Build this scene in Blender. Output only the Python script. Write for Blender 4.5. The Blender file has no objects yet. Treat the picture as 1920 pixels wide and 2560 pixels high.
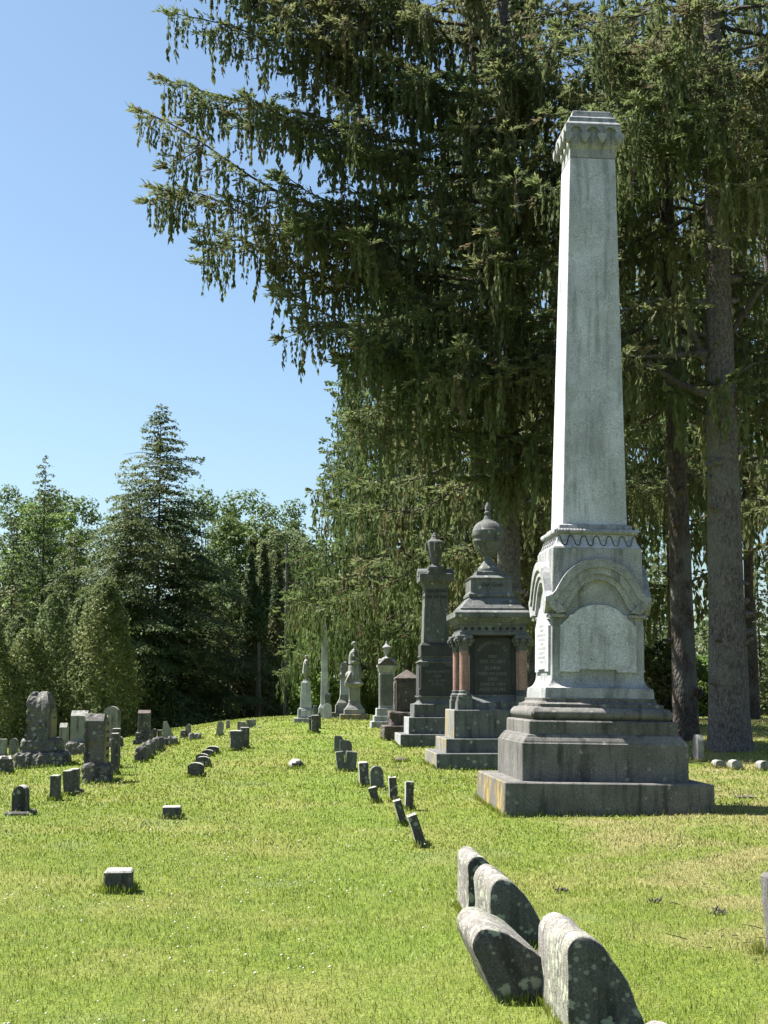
import bpy, bmesh, math, random
import numpy as np
from mathutils import Vector, Matrix, noise as mnoise

random.seed(7)
RNG = np.random.default_rng(11)
SC = bpy.context.scene
COL = SC.collection
PI = math.pi

# ------------------------------------------------------------------ camera
FPX, HORIZON, CAMZ = 3600.0, 1725.0, 1.6          # focal length and horizon in photo pixels (1920 x 2560)
PITCH = math.atan((HORIZON - 1280.0) / FPX)
cam = bpy.data.cameras.new('camera')
cam.sensor_fit = 'HORIZONTAL'
cam.sensor_width = 36.0
cam.lens = FPX / 1920.0 * 36.0
cam.clip_end = 3000.0
camo = bpy.data.objects.new('camera', cam)
COL.objects.link(camo)
camo.location = (0, 0, CAMZ)
camo.rotation_euler = (PI / 2 + PITCH, 0, 0)
SC.camera = camo

# ------------------------------------------------------------------ sky, sun, exposure
SUN_EL = math.radians(59.0)
SUN_BACK = math.radians(21.0)      # the sun stands left of and a little behind the monuments
to_sun = Vector((-math.cos(SUN_EL) * math.cos(SUN_BACK), math.cos(SUN_EL) * math.sin(SUN_BACK), math.sin(SUN_EL)))
W = bpy.data.worlds.new('World')
SC.world = W
W.use_nodes = True
wn = W.node_tree.nodes
wl = W.node_tree.links
bg = wn['Background']
sky = wn.new('ShaderNodeTexSky')
sky.sky_type = 'NISHITA'
sky.sun_disc = False
sky.sun_elevation = SUN_EL
sky.sun_rotation = math.atan2(to_sun.x, to_sun.y)
sky.altitude = 100.0
sky.air_density = 1.0
sky.dust_density = 1.5
sky.ozone_density = 2.6
tint = wn.new('ShaderNodeMix')
tint.data_type = 'RGBA'
tint.blend_type = 'MULTIPLY'
tint.inputs[0].default_value = 1.0
tint.inputs[7].default_value = (0.98, 1.05, 1.02, 1)      # the camera's white balance
wl.new(sky.outputs[0], tint.inputs[6])
wl.new(tint.outputs[2], bg.inputs[0])
bg.inputs[1].default_value = 0.053
sun = bpy.data.lights.new('sun', 'SUN')
sun.energy = 5.0
sun.angle = math.radians(0.53)
sun.color = (1.0, 0.95, 0.87)
suno = bpy.data.objects.new('sun', sun)
COL.objects.link(suno)
suno.rotation_euler = to_sun.to_track_quat('Z', 'Y').to_euler()
vs = SC.view_settings
vs.view_transform = 'Standard'
vs.look = 'None'
vs.exposure = 1.75
vs.gamma = 1.0
vs.use_curve_mapping = False
cy = SC.cycles
cy.max_bounces = 7
cy.diffuse_bounces = 4
cy.glossy_bounces = 2
cy.transmission_bounces = 4
cy.transparent_max_bounces = 6
cy.use_adaptive_sampling = True
cy.adaptive_threshold = 0.02
cy.use_denoising = True

# ------------------------------------------------------------------ terrain and pixel -> place helpers
ROW = math.radians(3.7)            # the rows of graves run 3.7 degrees left of the view direction
CR, SR = math.cos(ROW), math.sin(ROW)

def sstep(a, b, v):
    t = np.clip((v - a) / (b - a), 0.0, 1.0)
    return t * t * (3 - 2 * t)

def ground_z(x, y):
    x = np.asarray(x, float); y = np.asarray(y, float)
    xr = x + 0.0647 * y
    z = 0.47 * sstep(17, 56, y) * sstep(-8.0, 1.0, xr)
    z = z - 0.85 * sstep(14, 62, y) * (1 - sstep(-13, -1.0, xr))
    z = z - 1.6 * sstep(64, 105, y)
    z = z + 0.22 * np.exp(-(((x - 7.9) / 2.4) ** 2 + ((y - 33.2) / 2.6) ** 2))
    z = z + 0.05 * np.sin(x * 0.55 + 1.3) * np.sin(y * 0.31) * sstep(6, 14, y) * (1 - sstep(50, 62, y) * 0.5)
    z = z + 0.012 * np.sin(x * 2.1 + y * 0.7) * np.sin(y * 1.7 - x * 0.9)
    return z

def gz(x, y):
    return float(ground_z(x, y))

def ray(px, py):
    a = (px - 960.0) / FPX; b = (1280.0 - py) / FPX
    return Vector((a, math.cos(PITCH) - b * math.sin(PITCH), math.sin(PITCH) + b * math.cos(PITCH)))

def hit(px, py):
    """Where the sight line through a photo pixel meets the lawn."""
    r = ray(px, py); t = 5.0
    for _ in range(4000):
        x, y, z = r.x * t, r.y * t, CAMZ + r.z * t
        if z <= gz(x, y): break
        t += 0.04
        if t > 140: break
    return Vector((r.x * t, r.y * t, gz(r.x * t, r.y * t)))

def at_depth(px, py, Y):
    r = ray(px, py); t = Y / r.y
    return Vector((r.x * t, Y, CAMZ + r.z * t))

def to_px(P):
    """(n,3) world points -> photo pixels"""
    P = np.asarray(P, float)
    d = P[:, 1] * math.cos(PITCH) + (P[:, 2] - CAMZ) * math.sin(PITCH)
    u = -P[:, 1] * math.sin(PITCH) + (P[:, 2] - CAMZ) * math.cos(PITCH)
    d = np.maximum(d, 0.01)
    return 960 + FPX * P[:, 0] / d, 1280 - FPX * u / d

# ------------------------------------------------------------------ object helpers
def link(name, me, mat=None, parent=None):
    o = bpy.data.objects.new(name, me)
    COL.objects.link(o)
    if mat is not None and me is not None:
        me.materials.append(mat)
    if parent is not None:
        o.parent = parent
    return o

def tag(o, label=None, cat=None, group=None, kind=None):
    if label: o['label'] = label
    if cat: o['category'] = cat
    if group: o['group'] = group
    if kind: o['kind'] = kind
    return o

def empty(name, loc, rz=ROW, tilt=(0, 0)):
    o = bpy.data.objects.new(name, None)
    COL.objects.link(o)
    o.location = loc
    o.rotation_euler = (tilt[0], tilt[1], rz)
    return o

class MB:
    """Collects shapes, then builds ONE mesh."""
    def __init__(s):
        s.v = []; s.f = []
    def add(s, vs, fs):
        n = len(s.v)
        s.v += [tuple(p) for p in vs]
        s.f += [tuple(i + n for i in f) for f in fs]
        return s
    def rings(s, rings, cap=True):
        n = len(rings[0]); vs = [p for r in rings for p in r]; fs = []
        for k in range(len(rings) - 1):
            for i in range(n):
                j = (i + 1) % n
                fs.append((k * n + i, k * n + j, (k + 1) * n + j, (k + 1) * n + i))
        if cap:
            fs.append(tuple(range(n - 1, -1, -1)))
            fs.append(tuple((len(rings) - 1) * n + i for i in range(n)))
        return s.add(vs, fs)
    def box(s, x0, x1, y0, y1, z0, z1, c=0.008, tx=0.0, ty=0.0):
        """box with chamfered edges; tx, ty shrink the top"""
        def ring(z, ins, k):
            a0, a1, b0, b1 = x0 + ins + tx * k, x1 - ins - tx * k, y0 + ins + ty * k, y1 - ins - ty * k
            return [(a0 + c, b0, z), (a1 - c, b0, z), (a1, b0 + c, z), (a1, b1 - c, z), (a1 - c, b1, z), (a0 + c, b1, z), (a0, b1 - c, z), (a0, b0 + c, z)]
        return s.rings([ring(z0, 0, 0), ring(z1 - c, 0, 1), ring(z1, c * 0.8, 1)])
    def sq(s, prof, c=0.008, cx=0, cy_=0):
        """square loft about the z axis from a (half width, z) profile"""
        R = []
        for hw, z in prof:
            k = min(c, hw * 0.3)
            R.append([(cx + a, cy_ + b, z) for a, b in ((-hw + k, -hw), (hw - k, -hw), (hw, -hw + k), (hw, hw - k), (hw - k, hw), (-hw + k, hw), (-hw, hw - k), (-hw, -hw + k))])
        return s.rings(R)
    def lathe(s, prof, n=28, cx=0, cy_=0, flute=0, fa=0.0, fz=(0, 0)):
        R = []
        for r, z in prof:
            ring = []
            for i in range(n):
                a = 2 * PI * i / n
                q = r
                if flute and fz[0] <= z <= fz[1]:
                    q = r * (1 + fa * (1 if i % 2 else -1))
                ring.append((cx + q * math.cos(a), cy_ + q * math.sin(a), z))
            R.append(ring)
        return s.rings(R)
    def prism(s, poly, y0, y1, inset=0.0):
        """polygon in the x-z plane (counter-clockwise seen from -y) pushed from y0 (front) to y1"""
        n = len(poly)
        vs = [(x, y0, z) for x, z in poly] + [(x, y1, z) for x, z in poly]
        fs = [tuple(range(n)), tuple(range(2 * n - 1, n - 1, -1))]
        for i in range(n):
            j = (i + 1) % n
            fs.append((i, i + n, j + n, j))
        return s.add(vs, fs)
    def band(s, outer, inner, y0, y1):
        """open curved band between two polylines in x-z, pushed from y0 to y1"""
        n = len(outer); vs = []
        for k in range(n):
            vs += [(outer[k][0], y0, outer[k][1]), (inner[k][0], y0, inner[k][1]), (inner[k][0], y1, inner[k][1]), (outer[k][0], y1, outer[k][1])]
        fs = []
        for k in range(n - 1):
            a, b = 4 * k, 4 * (k + 1)
            for i in range(4):
                j = (i + 1) % 4
                fs.append((a + i, a + j, b + j, b + i))
        fs.append((0, 1, 2, 3)); m = 4 * (n - 1); fs.append((m + 3, m + 2, m + 1, m))
        return s.add(vs, fs)
    def tube(s, pts, rads, n=6, cap=True):
        pts = [Vector(p) for p in pts]; R = []
        up = Vector((0, 0, 1))
        for i, p in enumerate(pts):
            d = (pts[min(i + 1, len(pts) - 1)] - pts[max(i - 1, 0)]).normalized()
            a = d.cross(up)
            if a.length < 1e-3: a = d.cross(Vector((1, 0, 0)))
            a.normalize(); b = a.cross(d)
            R.append([tuple(p + (a * math.cos(2 * PI * k / n) + b * math.sin(2 * PI * k / n)) * rads[i]) for k in range(n)])
        return s.rings(R, cap)
    def ball(s, c, r, nu=12, nv=8):
        rx, ry, rz = r if isinstance(r, tuple) else (r, r, r)
        R = []
        for j in range(1, nv):
            t = PI * j / nv
            R.append([(c[0] + rx * math.sin(t) * math.cos(2 * PI * i / nu), c[1] + ry * math.sin(t) * math.sin(2 * PI * i / nu), c[2] - rz * math.cos(t)) for i in range(nu)])
        return s.rings(R)
    def spin(s, k):
        """the same shapes turned k quarter turns about z, added to a new builder"""
        m = MB(); a = k * PI / 2; c, d = round(math.cos(a)), round(math.sin(a))
        m.v = [(x * c - y * d, x * d + y * c, z) for x, y, z in s.v]; m.f = list(s.f)
        return m
    def four(s):
        m = MB()
        for k in range(4):
            q = s.spin(k); m.add(q.v, q.f)
        return m
    def mesh(s, name, smooth=False, fix=True):
        me = bpy.data.meshes.new(name)
        me.from_pydata(s.v, [], s.f)
        if fix:
            bm = bmesh.new(); bm.from_mesh(me)
            bmesh.ops.recalc_face_normals(bm, faces=bm.faces)
            bm.to_mesh(me); bm.free()
        if smooth:
            for p in me.polygons: p.use_smooth = True
            try: me.set_sharp_from_angle(angle=math.radians(38))
            except Exception: pass
        me.update()
        return me
    def build(s, name, mat, parent=None, smooth=False):
        return link(name, s.mesh(name, smooth), mat, parent)

def np_mesh(name, V, F, attrs=None):
    """fast mesh from (n,3) verts and (m,3 or 4) faces; attrs: {name: (n,) float per point}"""
    me = bpy.data.meshes.new(name)
    V = np.ascontiguousarray(V, np.float32); F = np.ascontiguousarray(F, np.int32)
    m, k = F.shape
    me.vertices.add(len(V)); me.vertices.foreach_set('co', V.ravel())
    me.loops.add(m * k); me.loops.foreach_set('vertex_index', F.ravel())
    me.polygons.add(m)
    me.polygons.foreach_set('loop_start', np.arange(0, m * k, k, dtype=np.int32))
    me.polygons.foreach_set('loop_total', np.full(m, k, np.int32))
    for nm, a in (attrs or {}).items():
        at = me.attributes.new(nm, 'FLOAT', 'POINT')
        at.data.foreach_set('value', np.ascontiguousarray(a, np.float32))
    me.update(calc_edges=True)
    return me

def rough(me, amp, freq, seed=0, cuts=0, only=None):
    """break a stone's surface: subdivide, then push points about with noise"""
    bm = bmesh.new(); bm.from_mesh(me)
    bmesh.ops.triangulate(bm, faces=[f for f in bm.faces if len(f.verts) > 4])
    for _ in range(cuts):
        es = [e for e in bm.edges if e.calc_length() > 0.09]
        bmesh.ops.subdivide_edges(bm, edges=es, cuts=1, use_grid_fill=True)
    bm.normal_update()
    off = Vector((seed * 3.7, seed * 1.9, seed * 5.3))
    for v in bm.verts:
        k = 1.0 if only is None else only(v.co)
        if k <= 0: continue
        n1 = mnoise.noise((v.co * freq + off)); n2 = mnoise.noise((v.co * freq * 2.7 + off)) + 0.5 * mnoise.noise((v.co * freq * 6.1 + off))
        v.co += v.normal * amp * k * (n1 + 0.55 * n2)
    bm.to_mesh(me); bm.free(); me.update()
    return me

# ------------------------------------------------------------------ materials
def srgb(r, g, b):
    f = lambda c: (c / 255 / 12.92) if c / 255 <= 0.04045 else ((c / 255 + 0.055) / 1.055) ** 2.4
    return (f(r), f(g), f(b), 1)

class NT:
    def __init__(s, name):
        s.m = bpy.data.materials.new(name); s.m.use_nodes = True
        s.t = s.m.node_tree; s.n = s.t.nodes; s.l = s.t.links
        s.p = s.n['Principled BSDF']; s.out = s.n['Material Output']
        s.p.inputs['Specular IOR Level'].default_value = 0.25
    def new(s, t, **kw):
        q = s.n.new(t)
        for k, v in kw.items():
            if k in ('operation', 'blend_type', 'data_type', 'attribute_name', 'feature', 'noise_dimensions', 'vector_type', 'distance', 'interpolation_type'):
                setattr(q, k, v)
        return q
    def set(s, sock, v):
        if hasattr(v, 'is_output') or isinstance(v, bpy.types.NodeSocket): s.l.new(v, sock)
        else: sock.default_value = v
    def coord(s, scale=(1, 1, 1), rnd=True):
        tc = s.new('ShaderNodeTexCoord')
        v = tc.outputs['Object']
        if rnd:
            oi = s.new('ShaderNodeObjectInfo')
            mm = s.new('ShaderNodeVectorMath'); mm.operation = 'SCALE'
            mm.inputs[0].default_value = (37.0, 71.0, 53.0); s.l.new(oi.outputs['Random'], mm.inputs['Scale'])
            ad = s.new('ShaderNodeVectorMath'); ad.operation = 'ADD'
            s.l.new(v, ad.inputs[0]); s.l.new(mm.outputs[0], ad.inputs[1]); v = ad.outputs[0]
        if scale != (1, 1, 1):
            sc = s.new('ShaderNodeVectorMath'); sc.operation = 'MULTIPLY'
            s.l.new(v, sc.inputs[0]); sc.inputs[1].default_value = scale; v = sc.outputs[0]
        return v
    def noise(s, v, scale, detail=4, rough_=0.55, dist=0.0):
        q = s.new('ShaderNodeTexNoise'); s.l.new(v, q.inputs['Vector'])
        q.inputs['Scale'].default_value = scale; q.inputs['Detail'].default_value = detail
        q.inputs['Roughness'].default_value = rough_; q.inputs['Distortion'].default_value = dist
        return q.outputs['Fac']
    def ramp(s, fac, lo, hi, a=0.0, b=1.0):
        q = s.new('ShaderNodeMapRange'); q.interpolation_type = 'SMOOTHSTEP'
        s.set(q.inputs['Value'], fac); q.inputs['From Min'].default_value = lo; q.inputs['From Max'].default_value = hi
        q.inputs['To Min'].default_value = a; q.inputs['To Max'].default_value = b
        return q.outputs['Result']
    def math(s, op, a, b=0.0):
        q = s.new('ShaderNodeMath'); q.operation = op
        s.set(q.inputs[0], a); s.set(q.inputs[1], b); return q.outputs[0]
    def mix(s, fac, a, b, blend='MIX'):
        q = s.new('ShaderNodeMix'); q.data_type = 'RGBA'; q.blend_type = blend
        s.set(q.inputs[0], fac); s.set(q.inputs[6], a); s.set(q.inputs[7], b); return q.outputs[2]
    def bump(s, h, strength=0.3, dist=0.01):
        q = s.new('ShaderNodeBump'); q.inputs['Strength'].default_value = strength; q.inputs['Distance'].default_value = dist
        s.l.new(h, q.inputs['Height']); s.l.new(q.outputs[0], s.p.inputs['Normal'])
    def color(s, c, r=0.85):
        s.set(s.p.inputs['Base Color'], c); s.set(s.p.inputs['Roughness'], r); return s.m

def rgba(c): return (c[0], c[1], c[2], 1.0)

def stone(name, base, dark=(0.05, 0.05, 0.045), stain=0.45, speck=0.25, lichen=None, lich_scale=9.0, lich_amt=0.25, yellow=0.0, tint=None, bump=0.25, streak=(5.0, 5.0, 0.55)):
    """weathered stone: crystal speckle, cloudy patches, run-off streaks and lichen rosettes"""
    t = NT(name)
    v = t.coord()
    cloud = t.noise(v, 2.3, 6, 0.62)
    c = t.mix(t.ramp(cloud, 0.3, 0.72), rgba([q * 0.72 for q in base]), rgba([q * 1.12 for q in base]))
    if tint is not None:
        c = t.mix(t.ramp(t.noise(v, 1.1, 3), 0.45, 0.7, 0, 0.6), c, rgba(tint))
    sp = t.noise(v, 95.0, 2, 0.7)
    c = t.mix(speck, c, t.mix(t.ramp(sp, 0.38, 0.62), (0.12, 0.12, 0.12, 1), (1.6, 1.6, 1.6, 1)), 'MULTIPLY')
    vs_ = t.coord(streak)
    st = t.noise(vs_, 1.6, 6, 0.65)
    st2 = t.noise(v, 4.2, 5, 0.7)
    sm = t.math('MULTIPLY', t.ramp(st, 0.47, 0.66), t.ramp(st2, 0.32, 0.6, 0.35, 1.0))
    c = t.mix(t.math('MULTIPLY', sm, stain), c, rgba(dark))
    h = cloud
    if lichen is not None:
        for k, (sc, am, col) in enumerate(((lich_scale, lich_amt, lichen), (lich_scale * 2.6, lich_amt * 0.8, [q * 0.8 for q in lichen]))):
            wob = t.noise(v, sc * 3.0, 3, 0.6)
            vo = t.new('ShaderNodeTexVoronoi'); t.l.new(v, vo.inputs['Vector']); vo.inputs['Scale'].default_value = sc
            d = t.math('ADD', vo.outputs['Distance'], t.math('MULTIPLY', t.math('SUBTRACT', wob, 0.5), 0.55))
            patch = t.ramp(t.noise(v, 2.6 + k, 3), 0.5 - am * 0.3, 0.62 - am * 0.3)
            sel = t.ramp(t.new('ShaderNodeSeparateColor').outputs[0], 0, 1) if False else None
            sepc = t.new('ShaderNodeSeparateColor'); t.l.new(vo.outputs['Color'], sepc.inputs[0])
            pick = t.ramp(sepc.outputs[0], 1.0 - am * 2.2, 1.02 - am * 2.2)
            lm = t.math('MULTIPLY', t.math('MULTIPLY', t.ramp(d, 0.345, 0.22), pick), patch)
            c = t.mix(t.math('MULTIPLY', lm, 0.75), c, t.mix(t.noise(v, 60, 2), rgba([q * 0.7 for q in col]), rgba([q * 1.25 for q in col])))
    if yellow:
        ym = t.math('MULTIPLY', t.ramp(t.noise(t.coord((2.5, 2.5, 1.0)), 2.2, 6, 0.7), 0.5, 0.62), yellow)
        c = t.mix(ym, c, (0.36, 0.25, 0.045, 1))
    hh = t.math('ADD', t.math('MULTIPLY', sp, 0.35), t.math('ADD', cloud, t.math('MULTIPLY', st2, 0.6)))
    t.bump(hh, bump, 0.012)
    return t.color(c, 0.88)

GRN = (0.30, 0.33, 0.25)
M = {}
M['granite'] = stone('pale_granite', (0.475, 0.485, 0.54), (0.17, 0.18, 0.185), 0.7, 0.4, (0.34, 0.37, 0.32), 7, 0.16, tint=(0.37, 0.39, 0.39), bump=0.15)
M['granite_mid'] = stone('weathered_granite', (0.315, 0.322, 0.33), (0.09, 0.09, 0.088), 0.75, 0.45, GRN, 8, 0.16, bump=0.2)
M['granite_base'] = stone('stained_base_granite', (0.143, 0.138, 0.13), (0.038, 0.036, 0.034), 0.85, 0.4, (0.28, 0.27, 0.22), 10, 0.13, bump=0.25)
M['granite_base_yellow'] = stone('stained_base_granite_with_yellow_lichen', (0.15, 0.142, 0.125), (0.04, 0.036, 0.032), 0.75, 0.4, (0.28, 0.27, 0.22), 10, 0.13, yellow=0.75, bump=0.25)
M['blue_granite'] = stone('blue_grey_granite', (0.122, 0.128, 0.126), (0.032, 0.033, 0.032), 0.75, 0.4, GRN, 9, 0.15, bump=0.18)
M['blue_granite_yellow_sunlit'] = stone('blue_grey_granite_lichen_sunlit', (0.20, 0.198, 0.18), (0.06, 0.058, 0.05), 0.6, 0.4, GRN, 9, 0.15, yellow=0.6, bump=0.18)  # yellow lichen, plus a paler base that paints sunlight onto left faces
M['dark_granite'] = stone('dark_granite', (0.058, 0.06, 0.061), (0.025, 0.025, 0.025), 0.5, 0.4, None, bump=0.12)
M['brownstone'] = stone('brown_stone', (0.105, 0.088, 0.079), (0.026, 0.023, 0.021), 0.7, 0.3, (0.3, 0.29, 0.25), 10, 0.12, bump=0.5)
M['marble'] = stone('weathered_marble', (0.225, 0.225, 0.213), (0.035, 0.035, 0.033), 0.9, 0.15, GRN, 9, 0.2, bump=0.3)
M['marble_clean'] = stone('pale_marble', (0.245, 0.245, 0.235), (0.07, 0.07, 0.066), 0.75, 0.12, None, bump=0.2)
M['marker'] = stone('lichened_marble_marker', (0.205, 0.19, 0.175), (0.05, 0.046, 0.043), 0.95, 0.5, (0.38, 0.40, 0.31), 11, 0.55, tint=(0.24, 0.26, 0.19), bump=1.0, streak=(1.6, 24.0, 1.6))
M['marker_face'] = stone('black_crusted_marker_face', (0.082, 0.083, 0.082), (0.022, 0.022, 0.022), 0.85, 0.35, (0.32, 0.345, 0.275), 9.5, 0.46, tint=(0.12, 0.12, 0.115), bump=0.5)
M['footstone_sunlit'] = stone('footstone_painted_sunlight', (0.36, 0.35, 0.32), (0.12, 0.115, 0.105), 0.7, 0.3, (0.34, 0.36, 0.29), 13, 0.2, bump=0.4)  # sunlight painted in: paler copy of the footstone for tops and left sides
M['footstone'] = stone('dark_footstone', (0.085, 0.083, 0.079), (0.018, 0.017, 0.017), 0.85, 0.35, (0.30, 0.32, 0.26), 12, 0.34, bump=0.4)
M['rock'] = stone('rough_dark_rock', (0.115, 0.108, 0.102), (0.018, 0.017, 0.018), 0.9, 0.4, (0.29, 0.31, 0.27), 9, 0.40, bump=1.0)
M['rust_panel'] = stone('tan_smoothed_face', (0.24, 0.205, 0.14), (0.09, 0.075, 0.055), 0.5, 0.25, None, bump=0.15)
M['red_granite'] = stone('polished_red_granite', (0.29, 0.175, 0.145), (0.13, 0.075, 0.065), 0.45, 0.6, None, bump=0.05)
M['red_granite'].node_tree.nodes['Principled BSDF'].inputs['Roughness'].default_value = 0.45

def flat(name, c, r=0.8):
    t = NT(name); v = t.coord()
    return t.color(t.mix(t.noise(v, 14, 4), rgba([q * 0.75 for q in c]), rgba([q * 1.2 for q in c])), r)
M['letter_pale'] = flat('pale_cut_letters', (0.13, 0.13, 0.12))
M['letter_dark'] = flat('dark_cut_letters', (0.035, 0.035, 0.035))

def bark(name, a, b, scale=9):
    t = NT(name); v = t.coord((1, 1, 0.45))
    vo = t.new('ShaderNodeTexVoronoi'); t.l.new(v, vo.inputs['Vector']); vo.inputs['Scale'].default_value = scale * 2.2
    n = t.noise(v, scale, 6, 0.7); n3 = t.noise(t.coord(), 1.2, 3)
    c = t.mix(t.ramp(n, 0.3, 0.68), rgba(a), rgba(b))
    c = t.mix(t.ramp(vo.outputs['Distance'], 0.35, 0.6, 0, 0.45), c, rgba([q * 0.35 for q in a]))
    c = t.mix(t.ramp(n3, 0.48, 0.66, 0, 0.45), c, (0.185, 0.185, 0.165, 1))
    t.bump(t.math('SUBTRACT', n, t.math('MULTIPLY', vo.outputs['Distance'], 0.9)), 1.0, 0.05)
    return t.color(c, 0.92)
M['bark'] = bark('spruce_bark', (0.078, 0.067, 0.063), (0.245, 0.218, 0.208), 17)
M['bark_dark'] = bark('dark_conifer_bark', (0.05, 0.04, 0.035), (0.12, 0.095, 0.082))
M['twig'] = bark('branch_bark', (0.05, 0.04, 0.034), (0.13, 0.112, 0.092), 14)

def leaf(name, dark, light, warm, trans=0.25, wscale=0.35):
    """foliage: per-leaf random tone, clump-sized drift of hue, some light through the blade"""
    t = NT(name)
    at = t.new('ShaderNodeAttribute'); at.attribute_name = 'rnd'
    gm = t.new('ShaderNodeNewGeometry')
    big = t.noise(gm.outputs['Position'], wscale, 3)
    c = t.mix(at.outputs['Fac'], rgba(dark), rgba(light))
    c = t.mix(t.ramp(big, 0.4, 0.68, 0, 0.8), c, rgba(warm))
    c = t.mix(t.ramp(at.outputs['Fac'], 1.05, 1.15, 0, 0.85), c, (0.12, 0.088, 0.055, 1))      # dead brown twigs
    t.set(t.p.inputs['Base Color'], c); t.p.inputs['Roughness'].default_value = 0.6
    t.p.inputs['Specular IOR Level'].default_value = 0.2
    tr = t.new('ShaderNodeBsdfTranslucent'); t.l.new(c, tr.inputs['Color'])
    ms = t.new('ShaderNodeMixShader'); ms.inputs[0].default_value = trans
    t.l.new(t.p.outputs[0], ms.inputs[1]); t.l.new(tr.outputs[0], ms.inputs[2]); t.l.new(ms.outputs[0], t.out.inputs['Surface'])
    return t.m
M['spruce'] = leaf('spruce_needles', (0.070, 0.094, 0.040), (0.158, 0.196, 0.078), (0.172, 0.176, 0.082), 0.52)
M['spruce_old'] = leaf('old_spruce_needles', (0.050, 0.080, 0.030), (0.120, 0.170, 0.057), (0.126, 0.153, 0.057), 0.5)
M['hemlock'] = leaf('hemlock_needles', (0.036, 0.060, 0.024), (0.100, 0.142, 0.050), (0.12, 0.138, 0.052), 0.42, 0.2)
M['cedar'] = leaf('cedar_sprays', (0.068, 0.098, 0.040), (0.165, 0.210, 0.080), (0.18, 0.20, 0.074), 0.45, 0.3)
M['cedar_dark'] = leaf('dark_cedar_sprays', (0.030, 0.055, 0.022), (0.078, 0.118, 0.042), (0.11, 0.112, 0.04), 0.4, 0.3)
M['broadleaf'] = leaf('broadleaf_leaves', (0.038, 0.068, 0.018), (0.095, 0.15, 0.042), (0.12, 0.165, 0.04), 0.35, 0.15)
M['bright_leaf'] = leaf('bright_green_leaves', (0.06, 0.11, 0.02), (0.15, 0.23, 0.055), (0.16, 0.22, 0.05), 0.4, 0.3)
M['pine'] = leaf('dull_pine_needles', (0.05, 0.078, 0.032), (0.125, 0.165, 0.066), (0.14, 0.165, 0.066), 0.45, 0.2)

def lawn_colour(t, pos):
    """lush, yellowish and straw-dry patches of the lawn, and the greener mown strip between two grave rows"""
    big = t.noise(pos, 0.23, 4, 0.6); mid = t.noise(pos, 0.9, 5, 0.6); fine = t.noise(pos, 5.0, 4, 0.65)
    a = t.mix(t.ramp(fine, 0.3, 0.7), (0.128, 0.187, 0.018, 1), (0.197, 0.248, 0.034, 1))
    b = t.mix(t.ramp(fine, 0.3, 0.7), (0.194, 0.224, 0.042, 1), (0.262, 0.272, 0.072, 1))
    c = t.mix(t.ramp(t.math('ADD', t.math('MULTIPLY', big, 0.6), t.math('MULTIPLY', mid, 0.4)), 0.44, 0.62), a, b)
    sx = t.new('ShaderNodeSeparateXYZ'); t.l.new(pos, sx.inputs[0])
    e = t.math('ADD', sx.outputs[0], t.math('MULTIPLY', mid, 3.0))
    c = t.mix(t.math('MULTIPLY', t.ramp(e, 2.9, 4.6), t.ramp(mid, 0.36, 0.6, 0.1, 0.75)), c, (0.30, 0.265, 0.118, 1))
    c = t.mix(t.ramp(t.noise(pos, 0.55, 3, 0.5, 0.6), 0.60, 0.70, 0, 0.5), c, (0.185, 0.232, 0.082, 1))
    c = t.mix(t.ramp(t.noise(pos, 2.4, 4, 0.6), 0.66, 0.74, 0, 0.6), c, (0.10, 0.165, 0.018, 1))
    xr = t.math('ADD', t.math('ADD', sx.outputs[0], t.math('MULTIPLY', sx.outputs[1], 0.0647)), t.math('MULTIPLY', mid, 0.5))
    strip = t.math('MULTIPLY', t.ramp(xr, 0.35, 0.75), t.ramp(xr, 1.75, 1.25))
    c = t.mix(t.math('MULTIPLY', strip, t.ramp(big, 0.35, 0.6, 0.75, 0.35)), c, (0.165, 0.240, 0.030, 1))
    return c
t = NT('lawn_soil'); gm = t.new('ShaderNodeNewGeometry')
c = lawn_colour(t, gm.outputs['Position'])
n = t.noise(gm.outputs['Position'], 38, 4, 0.7); n2 = t.noise(gm.outputs['Position'], 9, 4, 0.7)
c = t.mix(t.ramp(n, 0.3, 0.7), t.mix(1.0, c, (0.5, 0.52, 0.4, 1), 'MULTIPLY'), c)
t.bump(t.math('ADD', n, n2), 0.9, 0.05)
M['lawn'] = t.color(c, 0.9)
t = NT('grass_blade'); gm = t.new('ShaderNodeNewGeometry')
c = lawn_colour(t, gm.outputs['Position'])
at = t.new('ShaderNodeAttribute'); at.attribute_name = 'rnd'
c = t.mix(t.ramp(at.outputs['Fac'], 0.0, 0.85, 0, 1), t.mix(1.0, c, (0.58, 0.66, 0.50, 1), 'MULTIPLY'), t.mix(1.0, c, (1.34, 1.26, 1.3, 1), 'MULTIPLY'))
c = t.mix(t.ramp(at.outputs['Fac'], 0.90, 0.93, 0, 0.8), c, (0.30, 0.275, 0.14, 1))
t.set(t.p.inputs['Base Color'], c); t.p.inputs['Roughness'].default_value = 0.55
tr = t.new('ShaderNodeBsdfTranslucent'); t.l.new(c, tr.inputs['Color'])
ms = t.new('ShaderNodeMixShader'); ms.inputs[0].default_value = 0.35
t.l.new(t.p.outputs[0], ms.inputs[1]); t.l.new(tr.outputs[0], ms.inputs[2]); t.l.new(ms.outputs[0], t.out.inputs['Surface'])
M['grass'] = t.m
M['clover'] = flat('white_clover_heads', (0.5, 0.48, 0.42))

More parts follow.
